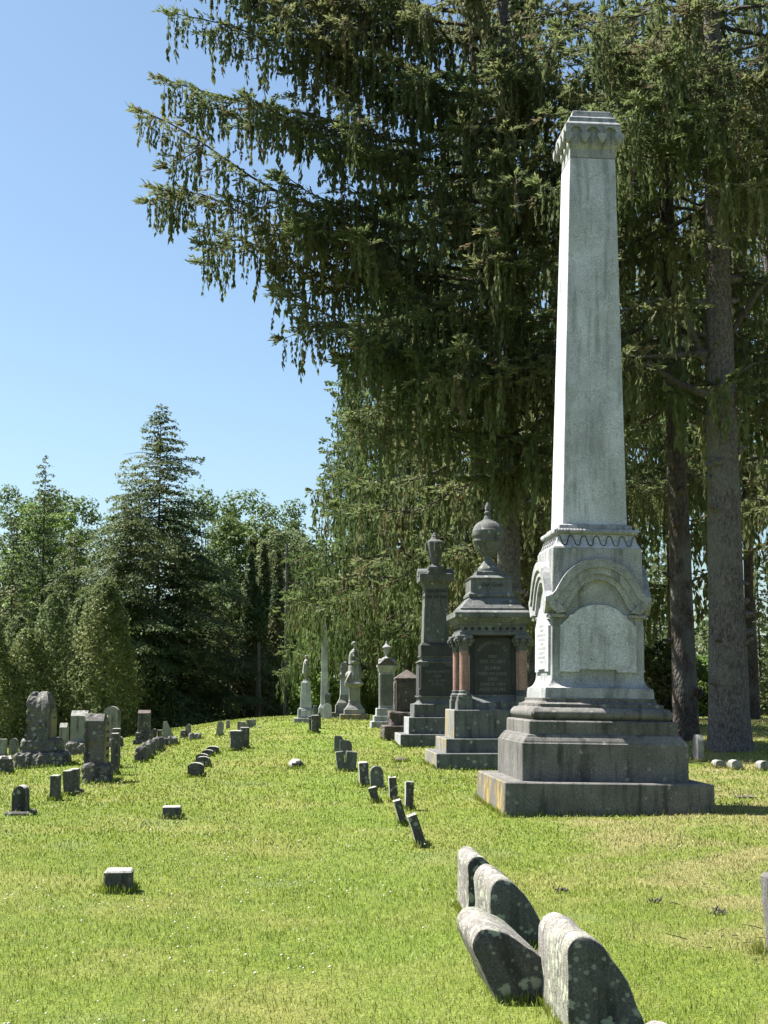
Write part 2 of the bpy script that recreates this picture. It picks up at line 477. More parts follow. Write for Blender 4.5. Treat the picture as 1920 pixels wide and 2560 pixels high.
# ------------------------------------------------------------------ the lawn
def build_ground():
    ys = np.concatenate([np.linspace(-12, 4, 9)[:-1], np.arange(4, 66, 0.5), np.linspace(66, 150, 30), np.array([200, 400, 900, 2200.0])])
    xs = np.concatenate([np.array([-2000.0, -600, -200, -90]), np.linspace(-60, -22, 12), np.arange(-21.5, 21.6, 0.5), np.linspace(22, 60, 12), np.array([90, 200, 600, 2000.0])])
    X, Y = np.meshgrid(xs, ys)
    V = np.stack([X.ravel(), Y.ravel(), ground_z(X, Y).ravel()], 1)
    n, m = len(xs), len(ys)
    i = (np.arange(m - 1)[:, None] * n + np.arange(n - 1)[None, :]).ravel()
    F = np.stack([i, i + 1, i + n + 1, i + n], 1)
    me = np_mesh('lawn_ground', V, F)
    me.polygons.foreach_set('use_smooth', np.ones(len(F), bool))
    o = link('ground', me, M['lawn'])
    tag(o, 'sunlit mown lawn of the burial ground rising to a low crest', kind='structure')
build_ground()

def build_grass():
    VV = []; FF = []; RR = []; base = 0
    bands = [(5.6, 8.5, 2400, 0.0044, 0.038), (8.5, 11.5, 1900, 0.0053, 0.037), (11.5, 15, 1200, 0.0076, 0.038), (15, 20, 640, 0.0120, 0.040),
             (20, 28, 300, 0.018, 0.053), (28, 40, 150, 0.026, 0.053), (40, 66, 55, 0.04, 0.053)]
    for y0, y1, dens, wd, ht in bands:
        halfw = lambda y: 0.275 * y + 1.0
        area = (halfw(y0) + halfw(y1)) * (y1 - y0)
        n = int(area * dens)
        y = y0 + (y1 - y0) * RNG.random(n); x = (RNG.random(n) * 2 - 1) * (0.275 * y + 1.0)
        # tufts: thin out and lengthen by a coarse pattern
        pat = np.sin(x * 3.1 + 2 * np.sin(y * 1.7)) * np.sin(y * 2.3 + 1.5 * np.sin(x * 2.2))
        h = ht * (0.55 + 0.9 * RNG.random(n) ** 1.5) * (1 + 0.22 * pat)
        tall = RNG.random(n) < 0.012
        h[tall] *= 1.8
        z = ground_z(x, y) - 0.004
        az = RNG.random(n) * 2 * PI; ln = (0.25 + 0.75 * RNG.random(n))
        dx, dy = np.cos(az), np.sin(az)
        fa = az + PI / 2 + RNG.normal(0, 0.5, n)
        wx, wy = np.cos(fa) * wd * 0.5 * (0.7 + 0.6 * RNG.random(n)), np.sin(fa) * wd * 0.5
        P0 = np.stack([x, y, z], 1)
        mx, my, mz = x + dx * h * 0.25 * ln, y + dy * h * 0.25 * ln, z + h * 0.55
        PL = np.stack([mx - wx, my - wy, mz], 1); PR = np.stack([mx + wx, my + wy, mz], 1)
        PT = np.stack([x + dx * h * 0.8 * ln, y + dy * h * 0.8 * ln, z + h * (1.05 - 0.35 * ln)], 1)
        VV.append(np.stack([P0, PR, PT, PL], 1).reshape(-1, 3))
        i = base + np.arange(n) * 4
        FF.append(np.concatenate([np.stack([i, i + 1, i + 3], 1), np.stack([i + 1, i + 2, i + 3], 1)]))
        RR.append(np.repeat(RNG.random(n), 4)); base += 4 * n
    me = np_mesh('grass_blades', np.concatenate(VV), np.concatenate(FF), {'rnd': np.concatenate(RR)})
    tag(link('grass', me, M['grass']), 'short mown green grass with yellowish dry patches', 'grass', kind='stuff')
    # clover heads, mostly on the left half
    mb_v = []; mb_f = []; b = 0
    oc_v = np.array([(1, 0, 0), (0, 1, 0), (-1, 0, 0), (0, -1, 0), (0, 0, 0.9), (0, 0, -0.7)], float)
    oc_f = np.array([(0, 1, 4), (1, 2, 4), (2, 3, 4), (3, 0, 4), (1, 0, 5), (2, 1, 5), (3, 2, 5), (0, 3, 5)])
    cl = [(RNG.uniform(-0.27, 0.05), 6.8 + 22 * RNG.random() ** 1.2) for _ in range(30)]
    for k in range(320):
        cx, cyy = cl[RNG.integers(len(cl))]
        y = cyy + RNG.normal(0, 0.5); x = cx * cyy + RNG.normal(0, 0.45)
        if y < 5.8: continue
        r = RNG.uniform(0.005, 0.009) * (1 + y * 0.015)
        mb_v.append(oc_v * r + np.array([x, y, gz(x, y) + RNG.uniform(0.04, 0.065)])); mb_f.append(oc_f + b); b += 6
    tag(link('clover_flowers', np_mesh('clover_heads', np.concatenate(mb_v), np.concatenate(mb_f)), M['clover']), 'small white clover heads scattered through the grass', 'clover', kind='stuff')
build_grass()

def tuft_ring(x0, x1, y0, y1, loc, rz, n, rng, hmul=1.0, rise=0.0):
    """longer unmown blades along the foot of a stone; returns arrays to be joined into one stuff object"""
    per = rng.random(n) * 4; u = rng.random(n)
    lx = np.where(per < 1, x0 + (x1 - x0) * u, np.where(per < 2, x1, np.where(per < 3, x0 + (x1 - x0) * u, x0)))
    ly = np.where(per < 1, y0, np.where(per < 2, y0 + (y1 - y0) * u, np.where(per < 3, y1, y0 + (y1 - y0) * u)))
    lx = lx + rng.normal(0, 0.018, n); ly = ly + rng.normal(0, 0.018, n)
    X = loc[0] + lx * math.cos(rz) - ly * math.sin(rz); Y = loc[1] + lx * math.sin(rz) + ly * math.cos(rz)
    return X, Y, rng.uniform(0.05, 0.12, n) * hmul
TUFTS = []

def build_tufts():
    X = np.concatenate([a[0] for a in TUFTS]); Y = np.concatenate([a[1] for a in TUFTS]); h = np.concatenate([a[2] for a in TUFTS])
    n = len(X); z = ground_z(X, Y) - 0.005
    az = RNG.random(n) * 2 * PI; ln = RNG.random(n) * 0.8
    wd = np.maximum(0.005, Y * 0.0006)
    dx, dy = np.cos(az), np.sin(az)
    P0 = np.stack([X, Y, z], 1)
    mx, my = X + dx * h * .2 * ln, Y + dy * h * .2 * ln
    PL = np.stack([mx - wd / 2, my, z + h * .5], 1); PR = np.stack([mx + wd / 2, my + wd * .2, z + h * .5], 1)
    PT = np.stack([X + dx * h * .7 * ln, Y + dy * h * .7 * ln, z + h * (1 - .25 * ln)], 1)
    V = np.stack([P0, PR, PT, PL], 1).reshape(-1, 3); i = np.arange(n) * 4
    F = np.concatenate([np.stack([i, i + 1, i + 3], 1), np.stack([i + 1, i + 2, i + 3], 1)])
    me = np_mesh('grass_tufts', V, F, {'rnd': np.repeat(RNG.random(n), 4)})
    tag(link('tufted_grass', me, M['grass']), 'longer unmown grass blades fringing the feet of the stones', 'grass', kind='stuff')

# ------------------------------------------------------------------ lettering
def text_mesh(s, size, align='CENTER', extrude=0.003, bold=False):
    cu = bpy.data.curves.new('lettering', 'FONT')
    cu.body = s; cu.size = size; cu.align_x = align; cu.align_y = 'CENTER'; cu.extrude = extrude; cu.resolution_u = 3
    if bold: cu.offset = size * 0.018
    o = bpy.data.objects.new('lettering_source', cu); COL.objects.link(o)
    dg = bpy.context.evaluated_depsgraph_get()
    me = bpy.data.meshes.new_from_object(o.evaluated_get(dg))
    bpy.data.objects.remove(o); bpy.data.curves.remove(cu)
    return me

def letters(s, size, mat, parent, loc, face='front', name='inscription', bold=True, spin=0.0):
    """cut lettering lying on a face: front looks to -y, right looks to +x, left looks to -x, up lies on top"""
    me = text_mesh(s, size, bold=bold)
    o = link(name, me, mat, parent)
    o.location = loc
    o['kind'] = 'stuff'
    o.rotation_euler = {'front': (PI / 2, spin, 0), 'right': (PI / 2, 0, PI / 2), 'left': (PI / 2, 0, -PI / 2), 'up': (0, 0, 0)}[face]
    return o

# ------------------------------------------------------------------ the tall obelisk
def arc(cx, cz, rx, rz, a0, a1, n):
    return [(cx + rx * math.cos(a0 + (a1 - a0) * i / n), cz + rz * math.sin(a0 + (a1 - a0) * i / n)) for i in range(n + 1)]

def left_face_mat(o, mat='granite_base_yellow'):
    """second material for left faces"""
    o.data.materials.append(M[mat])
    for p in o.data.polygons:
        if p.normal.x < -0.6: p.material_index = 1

def build_obelisk():
    root = empty('obelisk_monument', (2.807, 20.119, -0.03), ROW, (0, math.radians(0.95)))
    tag(root, 'tall tapering grey granite obelisk with arched die on a broad stepped base', 'obelisk')
    MB().sq([(1.37, -0.12), (1.36, 0.425), (1.345, 0.44)], 0.012).build('plinth', M['granite_base'], root)
    left_face_mat(root.children[0])
    MB().sq([(1.10, 0.44), (1.10, 0.91), (1.10, 0.925), (1.085, 0.935), (1.075, 0.96), (1.05, 0.995), (1.035, 1.008), (1.025, 1.03), (0.995, 1.045)], 0.012).build('lower_base', M['granite_base'], root)
    MB().sq([(0.992, 1.045), (0.992, 1.205), (0.975, 1.222), (0.935, 1.226)], 0.012).build('middle_base', M['granite_base'], root)
    tor = [(0.905 + 0.045 * math.sin(PI * k / 8), 1.226 + 0.158 * k / 8) for k in range(9)]
    MB().sq(tor + [(0.86, 1.39), (0.845, 1.40), (0.845, 1.438), (0.80, 1.446), (0.775, 1.462), (0.765, 1.475), (0.768, 1.512), (0.745, 1.518)], 0.03).build('torus_moulding', M['granite_base'], root, True)
    cav = [(0.742, 1.518), (0.738, 1.60), (0.730, 1.652)] + [(0.626 + 0.104 * (1 - math.sin(PI / 2 * k / 7)), 1.652 + 0.185 * (1 - math.cos(PI / 2 * k / 7))) for k in range(1, 8)]
    MB().sq(cav + [(0.622, 2.62), (0.622, 2.95), (0.612, 3.52), (0.612, 3.545), (0.60, 3.55)], 0.01).build('die', M['granite_mid'], root, True)
    # the four arched hoods with their impost brackets
    zc, n = 2.90, 22
    hood, ring, inner, pan = MB(), MB(), MB(), MB()
    def sweep(h):      # half profile from the flared tail up to the crown, mirrored
        return h + [(-x, z) for x, z in h[::-1][1:]]
    R0 = sweep([(0.712, 2.872), (0.64, 2.90), (0.588, 2.955), (0.545, 3.04), (0.492, 3.13), (0.425, 3.22), (0.33, 3.295), (0.22, 3.355), (0.11, 3.385), (0.0, 3.395)])
    R1 = sweep([(0.70, 2.80), (0.60, 2.815), (0.535, 2.87), (0.485, 2.95), (0.43, 3.04), (0.36, 3.125), (0.275, 3.195), (0.185, 3.245), (0.09, 3.27), (0.0, 3.28)])
    R2 = sweep([(0.60, 2.74), (0.52, 2.755), (0.46, 2.81), (0.415, 2.885), (0.365, 2.97), (0.305, 3.05), (0.23, 3.115), (0.155, 3.16), (0.08, 3.185), (0.0, 3.192)])
    R3 = sweep([(0.50, 2.68), (0.44, 2.70), (0.395, 2.76), (0.36, 2.83), (0.315, 2.91), (0.26, 2.985), (0.195, 3.045), (0.13, 3.085), (0.065, 3.105), (0.0, 3.112)])
    hood.band(R0, R1, -0.725, -0.60)
    ring.band(R1, R2, -0.70, -0.60)
    inner.band(R2, R3, -0.675, -0.60)
    # wedge-like tails of the hood down to the impost
    imposts = []
    for sg in (-1, 1):
        imposts.append(('impost', MB().prism([(sg * a, z) for a, z in ([(0.70, 2.83), (0.56, 2.80), (0.44, 2.67), (0.56, 2.645), (0.62, 2.70), (0.67, 2.76)][::sg])], -0.722, -0.60)))
        imposts.append(('impost_fillet', MB().box(min(sg * 0.41, sg * 0.665), max(sg * 0.41, sg * 0.665), -0.672, -0.6, 2.60, 2.645, 0.012)))
    P = [(-0.52, 1.87), (-0.26, 1.87), (-0.245, 1.905), (0.245, 1.905), (0.26, 1.87), (0.52, 1.87), (0.52, 2.49), (0.50, 2.50), (0.40, 2.60), (0.395, 2.625), (0.37, 2.635)]
    P += arc(0, 2.55, 0.37, 0.225, 0.40, PI - 0.40, 12) + [(-0.37, 2.635), (-0.395, 2.625), (-0.40, 2.60), (-0.50, 2.50), (-0.52, 2.49)]
    pan.prism(P, -0.658, -0.61)
    for k in range(4):
        hd_ = hood.spin(k).build('arch_hood', M['granite_mid'], root)
        ring.spin(k).build('arch_ring', M['granite_mid'], hd_)
        inner.spin(k).build('inner_arch', M['granite_mid'], hd_)
        for nm, im in imposts: im.spin(k).build(nm, M['granite_mid'], hd_)
        o = pan.spin(k).build('inscription_panel', M['granite'], root)
        if k == 3:
            tick = MB()
            for row in range(9):
                z = 2.50 - row * 0.062; wd = (0.20, 0.16, 0.30, 0.24, 0.12, 0.28, 0.20, 0.26, 0.14)[row]; x = -wd
                while x < wd:
                    l = random.uniform(0.02, 0.045); tick.box(x, min(x + l, wd), -0.660, -0.655, z - 0.018, z + 0.018, 0.0015); x += l + random.uniform(0.012, 0.03)
            tick.spin(3).build('worn_lettering', M['granite_mid'], o)['kind'] = 'stuff'
    # frieze with a carved running wave, then rope and fillet
    fr = [(0.598, 3.55), (0.60, 3.562), (0.575, 3.60), (0.552, 3.65), (0.54, 3.70), (0.532, 3.745)]
    frz = MB().sq(fr, 0.01).build('frieze', M['granite'], root, True)
    def frieze_x(z): return np.interp(z, [3.562, 3.60, 3.65, 3.70, 3.745], [0.60, 0.575, 0.552, 0.54, 0.532])
    wave, petal = MB(), MB()
    pts = []
    for i in range(111):
        s_ = -0.5 + i / 110.0
        x = s_ * 1.06
        z = 3.652 + 0.066 * math.tanh(1.8 * math.cos(2 * PI * s_ * 6.0)) / 0.947
        pts.append((x, -float(frieze_x(z)) - 0.004, z))
    wave.tube(pts, [0.0085] * len(pts), 5)
    for k in range(-2, 4):
        x0 = (k - 0.5) * 1.06 / 6.0
        for a in (-0.9, -0.45, 0, 0.45, 0.9):
            dx, dz = math.sin(a) * 0.036, math.cos(a) * 0.07
            zb = 3.585; zt = min(zb + dz * 1.2, 3.70)
            b0 = Vector((x0, -float(frieze_x(zb)) - 0.003, zb)); b1 = Vector((x0 + dx, -float(frieze_x(zt)) - 0.004, zt))
            petal.tube([b0, (b0 + b1) / 2, b1], [0.004, 0.010, 0.003], 4)
    for k in range(4):
        wave.spin(k).build('wave_carving', M['granite_base'], frz)
        petal.spin(k).build('palmette_carving', M['granite'], frz)['kind'] = 'stuff'
    for k in range(4):
        m = MB(); N = 150; sec = 10; R = []
        for i in range(N + 1):
            x = -0.555 + 1.11 * i / N; tw = i / N * 2 * PI * 8.5
            R.append([(x, -0.548 + (0.032 + 0.006 * math.cos(3 * (2 * PI * j / sec - tw))) * math.cos(2 * PI * j / sec), 3.778 + (0.034 + 0.006 * math.cos(3 * (2 * PI * j / sec - tw))) * math.sin(2 * PI * j / sec)) for j in range(sec)])
        m.rings(R).spin(k).build('rope_moulding', M['granite_mid'], root, True)
    MB().sq([(0.53, 3.745), (0.53, 3.80), (0.505, 3.815), (0.503, 3.87), (0.475, 3.885)], 0.008).build('fillet', M['granite_mid'], root)
    MB().sq([(0.447, 3.884), (0.447, 3.90), (0.327, 9.165), (0.322, 9.17)], 0.006).build('shaft', M['granite'], root)
    cap_ = MB().sq([(0.315, 9.17), (0.315, 9.182), (0.327, 9.184), (0.325, 9.31), (0.335, 9.325), (0.352, 9.36), (0.352, 9.63), (0.398, 9.635), (0.398, 9.66), (0.39, 9.672), (0.362, 9.70), (0.35, 9.705), (0.335, 9.775), (0.326, 9.785), (0.30, 9.80), (0.275, 9.89), (0.262, 9.90), (0.25, 9.903)], 0.006).build('capital', M['granite_mid'], root)
    for k in range(4):
        sp = [(-0.398, 9.52)]
        for j in (-1, 0, 1): sp += [(j * 0.245 - q[0], q[1]) for q in arc(0, 9.52, 0.092, 0.095, 0, PI, 10)]
        sp += [(0.398, 9.52), (0.398, 9.635), (-0.398, 9.635)]
        MB().prism(sp, -0.400, -0.345).spin(k).build('blind_arcade', M['granite_mid'], cap_)
        for j in range(4):
            x0 = (j - 1.5) * 0.245
            MB().prism([(x0 - 0.058, 9.515), (x0 - 0.064, 9.48), (x0 - 0.045, 9.43), (x0, 9.37), (x0 + 0.045, 9.43), (x0 + 0.064, 9.48), (x0 + 0.058, 9.515)], -0.435, -0.36).spin(k).build('corbel', M['granite_mid'], cap_)
    TUFTS.append(tuft_ring(-1.38, 1.38, -1.38, 1.38, (2.807, 20.119), ROW, 900, RNG))
build_obelisk()

# ------------------------------------------------------------------ the canopied monument with red columns and a round urn
def build_urn_monument():
    root = empty('urn_monument', (2.07, 28.471, 0.11)); c = 0.008
    tag(root, 'grey granite monument with red columns under a canopy topped by a round fluted urn', 'monument')
    left_face_mat(MB().sq([(1.175, -0.15), (1.17, 0.30), (1.158, 0.312)], c).build('plinth', M['blue_granite'], root), 'blue_granite_yellow_sunlit')
    left_face_mat(MB().sq([(0.97, 0.312), (0.968, 0.565), (0.955, 0.577)], c).build('lower_base', M['blue_granite'], root), 'blue_granite_yellow_sunlit')
    left_face_mat(MB().sq([(0.80, 0.577), (0.79, 1.10), (0.775, 1.115)], c).build('pedestal', M['blue_granite'], root), 'blue_granite_yellow_sunlit')
    MB().sq([(0.64, 1.115), (0.63, 1.25), (0.56, 1.31), (0.49, 1.36), (0.47, 1.40)], c).build('sloped_base', M['blue_granite'], root)
    MB().sq([(0.455, 1.40), (0.45, 2.55)], c).build('die', M['dark_granite'], root)
    for k in range(4):
        pn_ = MB().box(-0.36, 0.36, -0.475, -0.45, 1.42, 2.50, 0.01).spin(k).build('inscription_panel', M['dark_granite'], root)
        if k == 0: front = pn_
    for s1 in (-1, 1):
        for s2 in (-1, 1):
            x, y = s1 * 0.565, s2 * 0.565
            cb_ = MB().box(x - 0.15, x + 0.15, y - 0.15, y + 0.15, 1.115, 1.30, c).build('corner_block', M['blue_granite'], root)
            MB().box(x - 0.135, x + 0.135, y - 0.135, y + 0.135, 1.30, 1.375, c).build('corner_cap', M['blue_granite'], cb_)
            col_ = MB().lathe([(0.093, 1.488), (0.089, 2.245)], 20, x, y).build('column', M['red_granite'], root, True)
            MB().lathe([(0.132, 1.375), (0.138, 1.395), (0.125, 1.42), (0.102, 1.432), (0.10, 1.45), (0.112, 1.462), (0.108, 1.48), (0.09, 1.488)], 20, x, y).build('column_base', M['blue_granite'], col_, True)
            cp = MB().lathe([(0.098, 2.245), (0.102, 2.262), (0.095, 2.275), (0.105, 2.33), (0.125, 2.40), (0.15, 2.455), (0.14, 2.47)], 16, x, y)
            cp.box(x - 0.16, x + 0.16, y - 0.16, y + 0.16, 2.47, 2.545, 0.02)
            for q in range(8):
                a = q * PI / 4
                for rr, zz, sz in ((0.13, 2.37, 0.035), (0.165, 2.44, 0.04)):
                    cp.ball((x + rr * math.cos(a), y + rr * math.sin(a), zz), (sz, sz, sz * 1.3), 6, 5)
            cp.build('capital', M['blue_granite'], col_)
    frz = MB().sq([(0.66, 2.545), (0.655, 2.60), (0.632, 2.605), (0.632, 2.74), (0.66, 2.75), (0.66, 2.765)], c).build('frieze', M['blue_granite'], root)
    orn = MB()
    for j in range(-4, 5):
        x = j * 0.135
        for a, l in ((-0.8, 0.05), (-0.35, 0.06), (0.0, 0.075), (0.35, 0.06), (0.8, 0.05)):
            b0 = Vector((x, -0.634, 2.635)); b1 = b0 + Vector((math.sin(a) * l, 0, math.cos(a) * l))
            orn.tube([b0, (b0 + b1) / 2, b1], [0.003, 0.011, 0.004], 4)
    for k in range(4): orn.spin(k).build('leaf_carving', M['letter_dark'], frz)['kind'] = 'stuff'
    MB().sq([(0.66, 2.765), (0.69, 2.80), (0.725, 2.87), (0.76, 2.88), (0.76, 2.972), (0.745, 2.985), (0.65, 3.02), (0.636, 3.025), (0.636, 3.06), (0.62, 3.072), (0.46, 3.245), (0.415, 3.30)], c).build('canopy_roof', M['blue_granite'], root)
    ped = MB().sq([(0.45, 3.295), (0.45, 3.345), (0.42, 3.375), (0.409, 3.40), (0.407, 3.635), (0.42, 3.645), (0.432, 3.665), (0.415, 3.68), (0.38, 3.70), (0.35, 3.715)], c).build('urn_pedestal', M['blue_granite'], root)
    MB().sq([(0.275, 3.712), (0.27, 3.80), (0.25, 3.81)], c).build('urn_plinth', M['blue_granite'], root)
    u = [(0.215, 3.81), (0.219, 3.845), (0.206, 3.885), (0.154, 3.945), (0.098, 4.02), (0.08, 4.075), (0.087, 4.105)]
    MB().lathe(u, 32).build('urn_foot', M['blue_granite'], root, True)
    MB().lathe([(0.087, 4.105), (0.125, 4.135), (0.165, 4.175), (0.205, 4.235), (0.237, 4.298), (0.258, 4.36), (0.268, 4.402)], 48, flute=1, fa=0.03, fz=(4.12, 4.39)).build('urn_bowl', M['blue_granite'], root)
    MB().lathe([(0.272, 4.40), (0.298, 4.415), (0.300, 4.44), (0.286, 4.45), (0.292, 4.515), (0.312, 4.525), (0.318, 4.55), (0.318, 4.63), (0.306, 4.645), (0.300, 4.665), (0.285, 4.70), (0.25, 4.75), (0.19, 4.80), (0.129, 4.83), (0.12, 4.84), (0.093, 4.855), (0.067, 4.928), (0.057, 4.954), (0.077, 4.975), (0.077, 5.001), (0.051, 5.022), (0.062, 5.08), (0.051, 5.14), (0.021, 5.20)], 32).build('urn_lid', M['blue_granite'], root, True)
    x0 = 0.0
    rows = [('DEC 17, 1871', 0.088, 2.035), ('ELVIRA', 0.096, 1.91), ('WIFE OF LEWIS', 0.082, 1.80), ('DIED', 0.088, 1.70), ('JUNE 9, 1854', 0.088, 1.60), ('AGED 24 YRS.', 0.088, 1.50), ('DIED', 0.075, 2.135)]
    for s_, sz, z in rows: letters(s_, sz, M['letter_pale'], front, (x0, -0.4775, z))
    nm = 'BENEDICT RE'
    for i, ch in enumerate(nm):
        a = (i - (len(nm) - 1) / 2) * 0.20
        if ch != ' ': letters(ch, 0.088, M['letter_pale'], front, (0.31 * math.sin(a), -0.4775, 2.07 + 0.31 * math.cos(a) + 0.02), spin=a)
    letters('der Gott', 0.12, M['letter_dark'], ped, (0.02, -0.4095, 3.53))
    TUFTS.append(tuft_ring(-1.18, 1.18, -1.18, 1.18, (2.07, 28.471), ROW, 600, RNG))
build_urn_monument()

# ------------------------------------------------------------------ the slender pillar with an angular urn
def build_pillar_monument():
    root = empty('pillar_monument', (1.327, 37.256, 0.16)); c = 0.008
    tag(root, 'slender grey granite pillar with dark inscribed die and angular urn, left of the columned monument', 'monument')
    G_, D_ = M['blue_granite'], M['dark_granite']
    left_face_mat(MB().sq([(0.99, -0.2), (0.985, 0.33), (0.972, 0.342)], c).build('plinth', G_, root), 'granite_mid')  # plinth and lower base: left faces coloured paler to imitate sun, no lichen
    left_face_mat(MB().sq([(0.762, 0.342), (0.76, 0.745), (0.748, 0.757)], c).build('lower_base', G_, root), 'granite_mid')
    MB().sq([(0.612, 0.757), (0.607, 1.075), (0.59, 1.09)], c).build('pedestal', G_, root)
    MB().sq([(0.55, 1.09), (0.49, 1.11), (0.455, 1.15), (0.45, 1.20), (0.465, 1.245), (0.495, 1.262), (0.495, 1.285), (0.47, 1.295)], c).build('neck_moulding', G_, root)
    MB().sq([(0.445, 1.295), (0.44, 2.12)], c).build('die', G_, root)
    pp = [(-0.445, 1.31), (0.445, 1.31), (0.445, 1.45), (0.40, 1.49), (0.40, 2.03), (0.24, 2.03)] + arc(0, 1.99, 0.25, 0.16, 0.25, PI - 0.25, 10) + [(-0.24, 2.03), (-0.40, 2.03), (-0.40, 1.49), (-0.445, 1.45)]
    panels = [MB().prism(pp, -0.468, -0.43).spin(k).build('inscription_panel', D_, root) for k in range(4)]
    for s_, sz, z in (('EDWIN MOTT', 0.095, 1.90), ('DIED', 0.085, 1.79), ('Apr. 15, 1859', 0.085, 1.68), ('Æ. 29 Yrs.', 0.075, 1.58)):
        letters(s_, sz, M['letter_pale'], panels[0], (0, -0.4705, z))
    MB().sq([(0.46, 2.12), (0.49, 2.135), (0.49, 2.15), (0.42, 2.18), (0.39, 2.215), (0.40, 2.26), (0.435, 2.28), (0.435, 2.30)], c).build('upper_moulding', G_, root)
    MB().sq([(0.412, 2.30), (0.412, 2.57), (0.39, 2.60), (0.36, 2.64)], c).build('shaft_block', D_, root)
    shf = MB().sq([(0.345, 2.64), (0.296, 4.03)], c).build('shaft', G_, root)
    dent = MB()
    for j in range(-4, 5): dent.box(j * 0.062 - 0.02, j * 0.062 + 0.02, -0.318, -0.29, 3.93, 3.985, 0.004)
    for j in (-1, 0, 1):
        for q in (-1, 0, 1): dent.box(j * 0.195 + q * 0.05 - 0.018, j * 0.195 + q * 0.05 + 0.018, -0.316, -0.29, 3.78, 3.85, 0.004)
    for k in range(4): dent.spin(k).build('dentil_carving', D_, shf)['kind'] = 'stuff'
    pc_ = MB().sq([(0.305, 4.03), (0.31, 4.06), (0.335, 4.12), (0.39, 4.19), (0.42, 4.20), (0.44, 4.215), (0.445, 4.40), (0.43, 4.415)], c).build('pillar_cap', G_, root)
    for k in range(2): MB().prism(arc(0, 4.36, 0.24, 0.20, 0, PI, 12), -0.46, 0.46).spin(k).build('cap_lunette', G_, pc_)
    MB().sq([(0.21, 4.53), (0.205, 4.60), (0.16, 4.62), (0.11, 4.645), (0.085, 4.68)], 0.03).build('urn_plinth', G_, root)
    urn = MB().lathe([(0.085, 4.68), (0.10, 4.70), (0.165, 4.83), (0.215, 5.10), (0.225, 5.17), (0.23, 5.26), (0.21, 5.275), (0.135, 5.316), (0.09, 5.384), (0.095, 5.40), (0.075, 5.43), (0.06, 5.47), (0.04, 5.505)], 8).build('urn', G_, root)
    for k in range(4): MB().box(-0.045, 0.045, -0.25, -0.19, 5.02, 5.24, 0.008).spin(k).build('urn_tablet', G_, urn)
    TUFTS.append(tuft_ring(-1, 1, -1, 1, (1.327, 37.256), ROW, 350, RNG))
build_pillar_monument()

# ------------------------------------------------------------------ the rough brown tomb
def build_brown_tomb():
    root = empty('brown_tomb', (0.62, 39.53, 0.22))
    tag(root, 'squat brown stone marker with pyramid top on two rock-faced blocks', 'tomb')
    me = MB().box(-0.665, 0.665, -0.665, 0.665, -0.1, 0.43, 0.02).mesh('plinth'); rough(me, 0.035, 4.5, 1, 3, lambda p: 1 if p.z < 0.38 else 0.2)
    link('plinth', me, M['brownstone'], root)
    me = MB().box(-0.50, 0.50, -0.50, 0.50, 0.43, 0.80, 0.03).mesh('base_block'); rough(me, 0.06, 5.0, 2, 3)
    link('base_block', me, M['brownstone'], root)
    MB().sq([(0.325, 0.78), (0.318, 1.66), (0.30, 1.67)], 0.02).build('die', M['brownstone'], root)
    for k in range(4):
        me = MB().box(-0.24, 0.24, -0.352, -0.31, 0.86, 1.60, 0.01).spin(k).mesh('rock_faced_panel'); rough(me, 0.022, 9, 4 + k, 3)
        link('rock_faced_panel', me, M['brownstone'], root)
    MB().sq([(0.335, 1.665), (0.335, 1.70), (0.30, 1.725), (0.02, 1.925)], 0.01).build('pyramid_top', M['brownstone'], root)
    TUFTS.append(tuft_ring(-.68, .68, -.68, .68, (0.62, 39.53), ROW, 200, RNG))
build_brown_tomb()

# ------------------------------------------------------------------ the pedestal with a lidded urn
def build_lidded_urn():
    root = empty('lidded_urn_monument', (0.09, 45.70, 0.40)); c = 0.006
    tag(root, 'pale granite pedestal with curved pediment and small lidded urn behind the brown tomb', 'monument')
    g = M['granite_mid']
    MB().sq([(0.515, -0.1), (0.51, 0.215), (0.50, 0.225)], c).build('plinth', g, root)
    MB().sq([(0.424, 0.225), (0.424, 0.39), (0.415, 0.398)], c).build('lower_base', g, root)
    MB().sq([(0.345, 0.398), (0.338, 0.62), (0.33, 0.632)], c).build('pedestal', g, root)
    MB().sq([(0.245, 0.632), (0.237, 1.76)], c).build('die', g, root)
    for k in range(4): MB().box(-0.185, 0.185, -0.252, -0.23, 0.72, 1.68, 0.008).spin(k).build('sunk_panel', M['blue_granite'], root)
    MB().sq([(0.25, 1.76), (0.275, 1.83), (0.30, 1.90), (0.315, 1.915), (0.315, 1.965), (0.30, 1.975)], c).build('cornice', g, root)
    pp = [(-0.315, 1.97), (0.315, 1.97), (0.315, 2.0), (0.25, 2.02), (0.17, 2.09)] + arc(0, 2.07, 0.15, 0.11, 0.2, PI - 0.2, 10) + [(-0.17, 2.09), (-0.25, 2.02), (-0.315, 2.0)]
    MB().prism(pp, -0.32, 0.32).build('curved_pediment', M['brownstone'], root)
    MB().prism(pp, -0.26, 0.26).spin(1).build('curved_pediment', g, root)
    MB().lathe([(0.152, 2.165), (0.14, 2.205), (0.05, 2.25), (0.039, 2.305), (0.06, 2.33), (0.099, 2.41), (0.105, 2.483), (0.14, 2.52), (0.14, 2.55), (0.12, 2.565), (0.083, 2.606), (0.055, 2.63), (0.035, 2.66), (0.04, 2.69), (0.015, 2.74)], 20).build('urn', g, root, True)
build_lidded_urn()

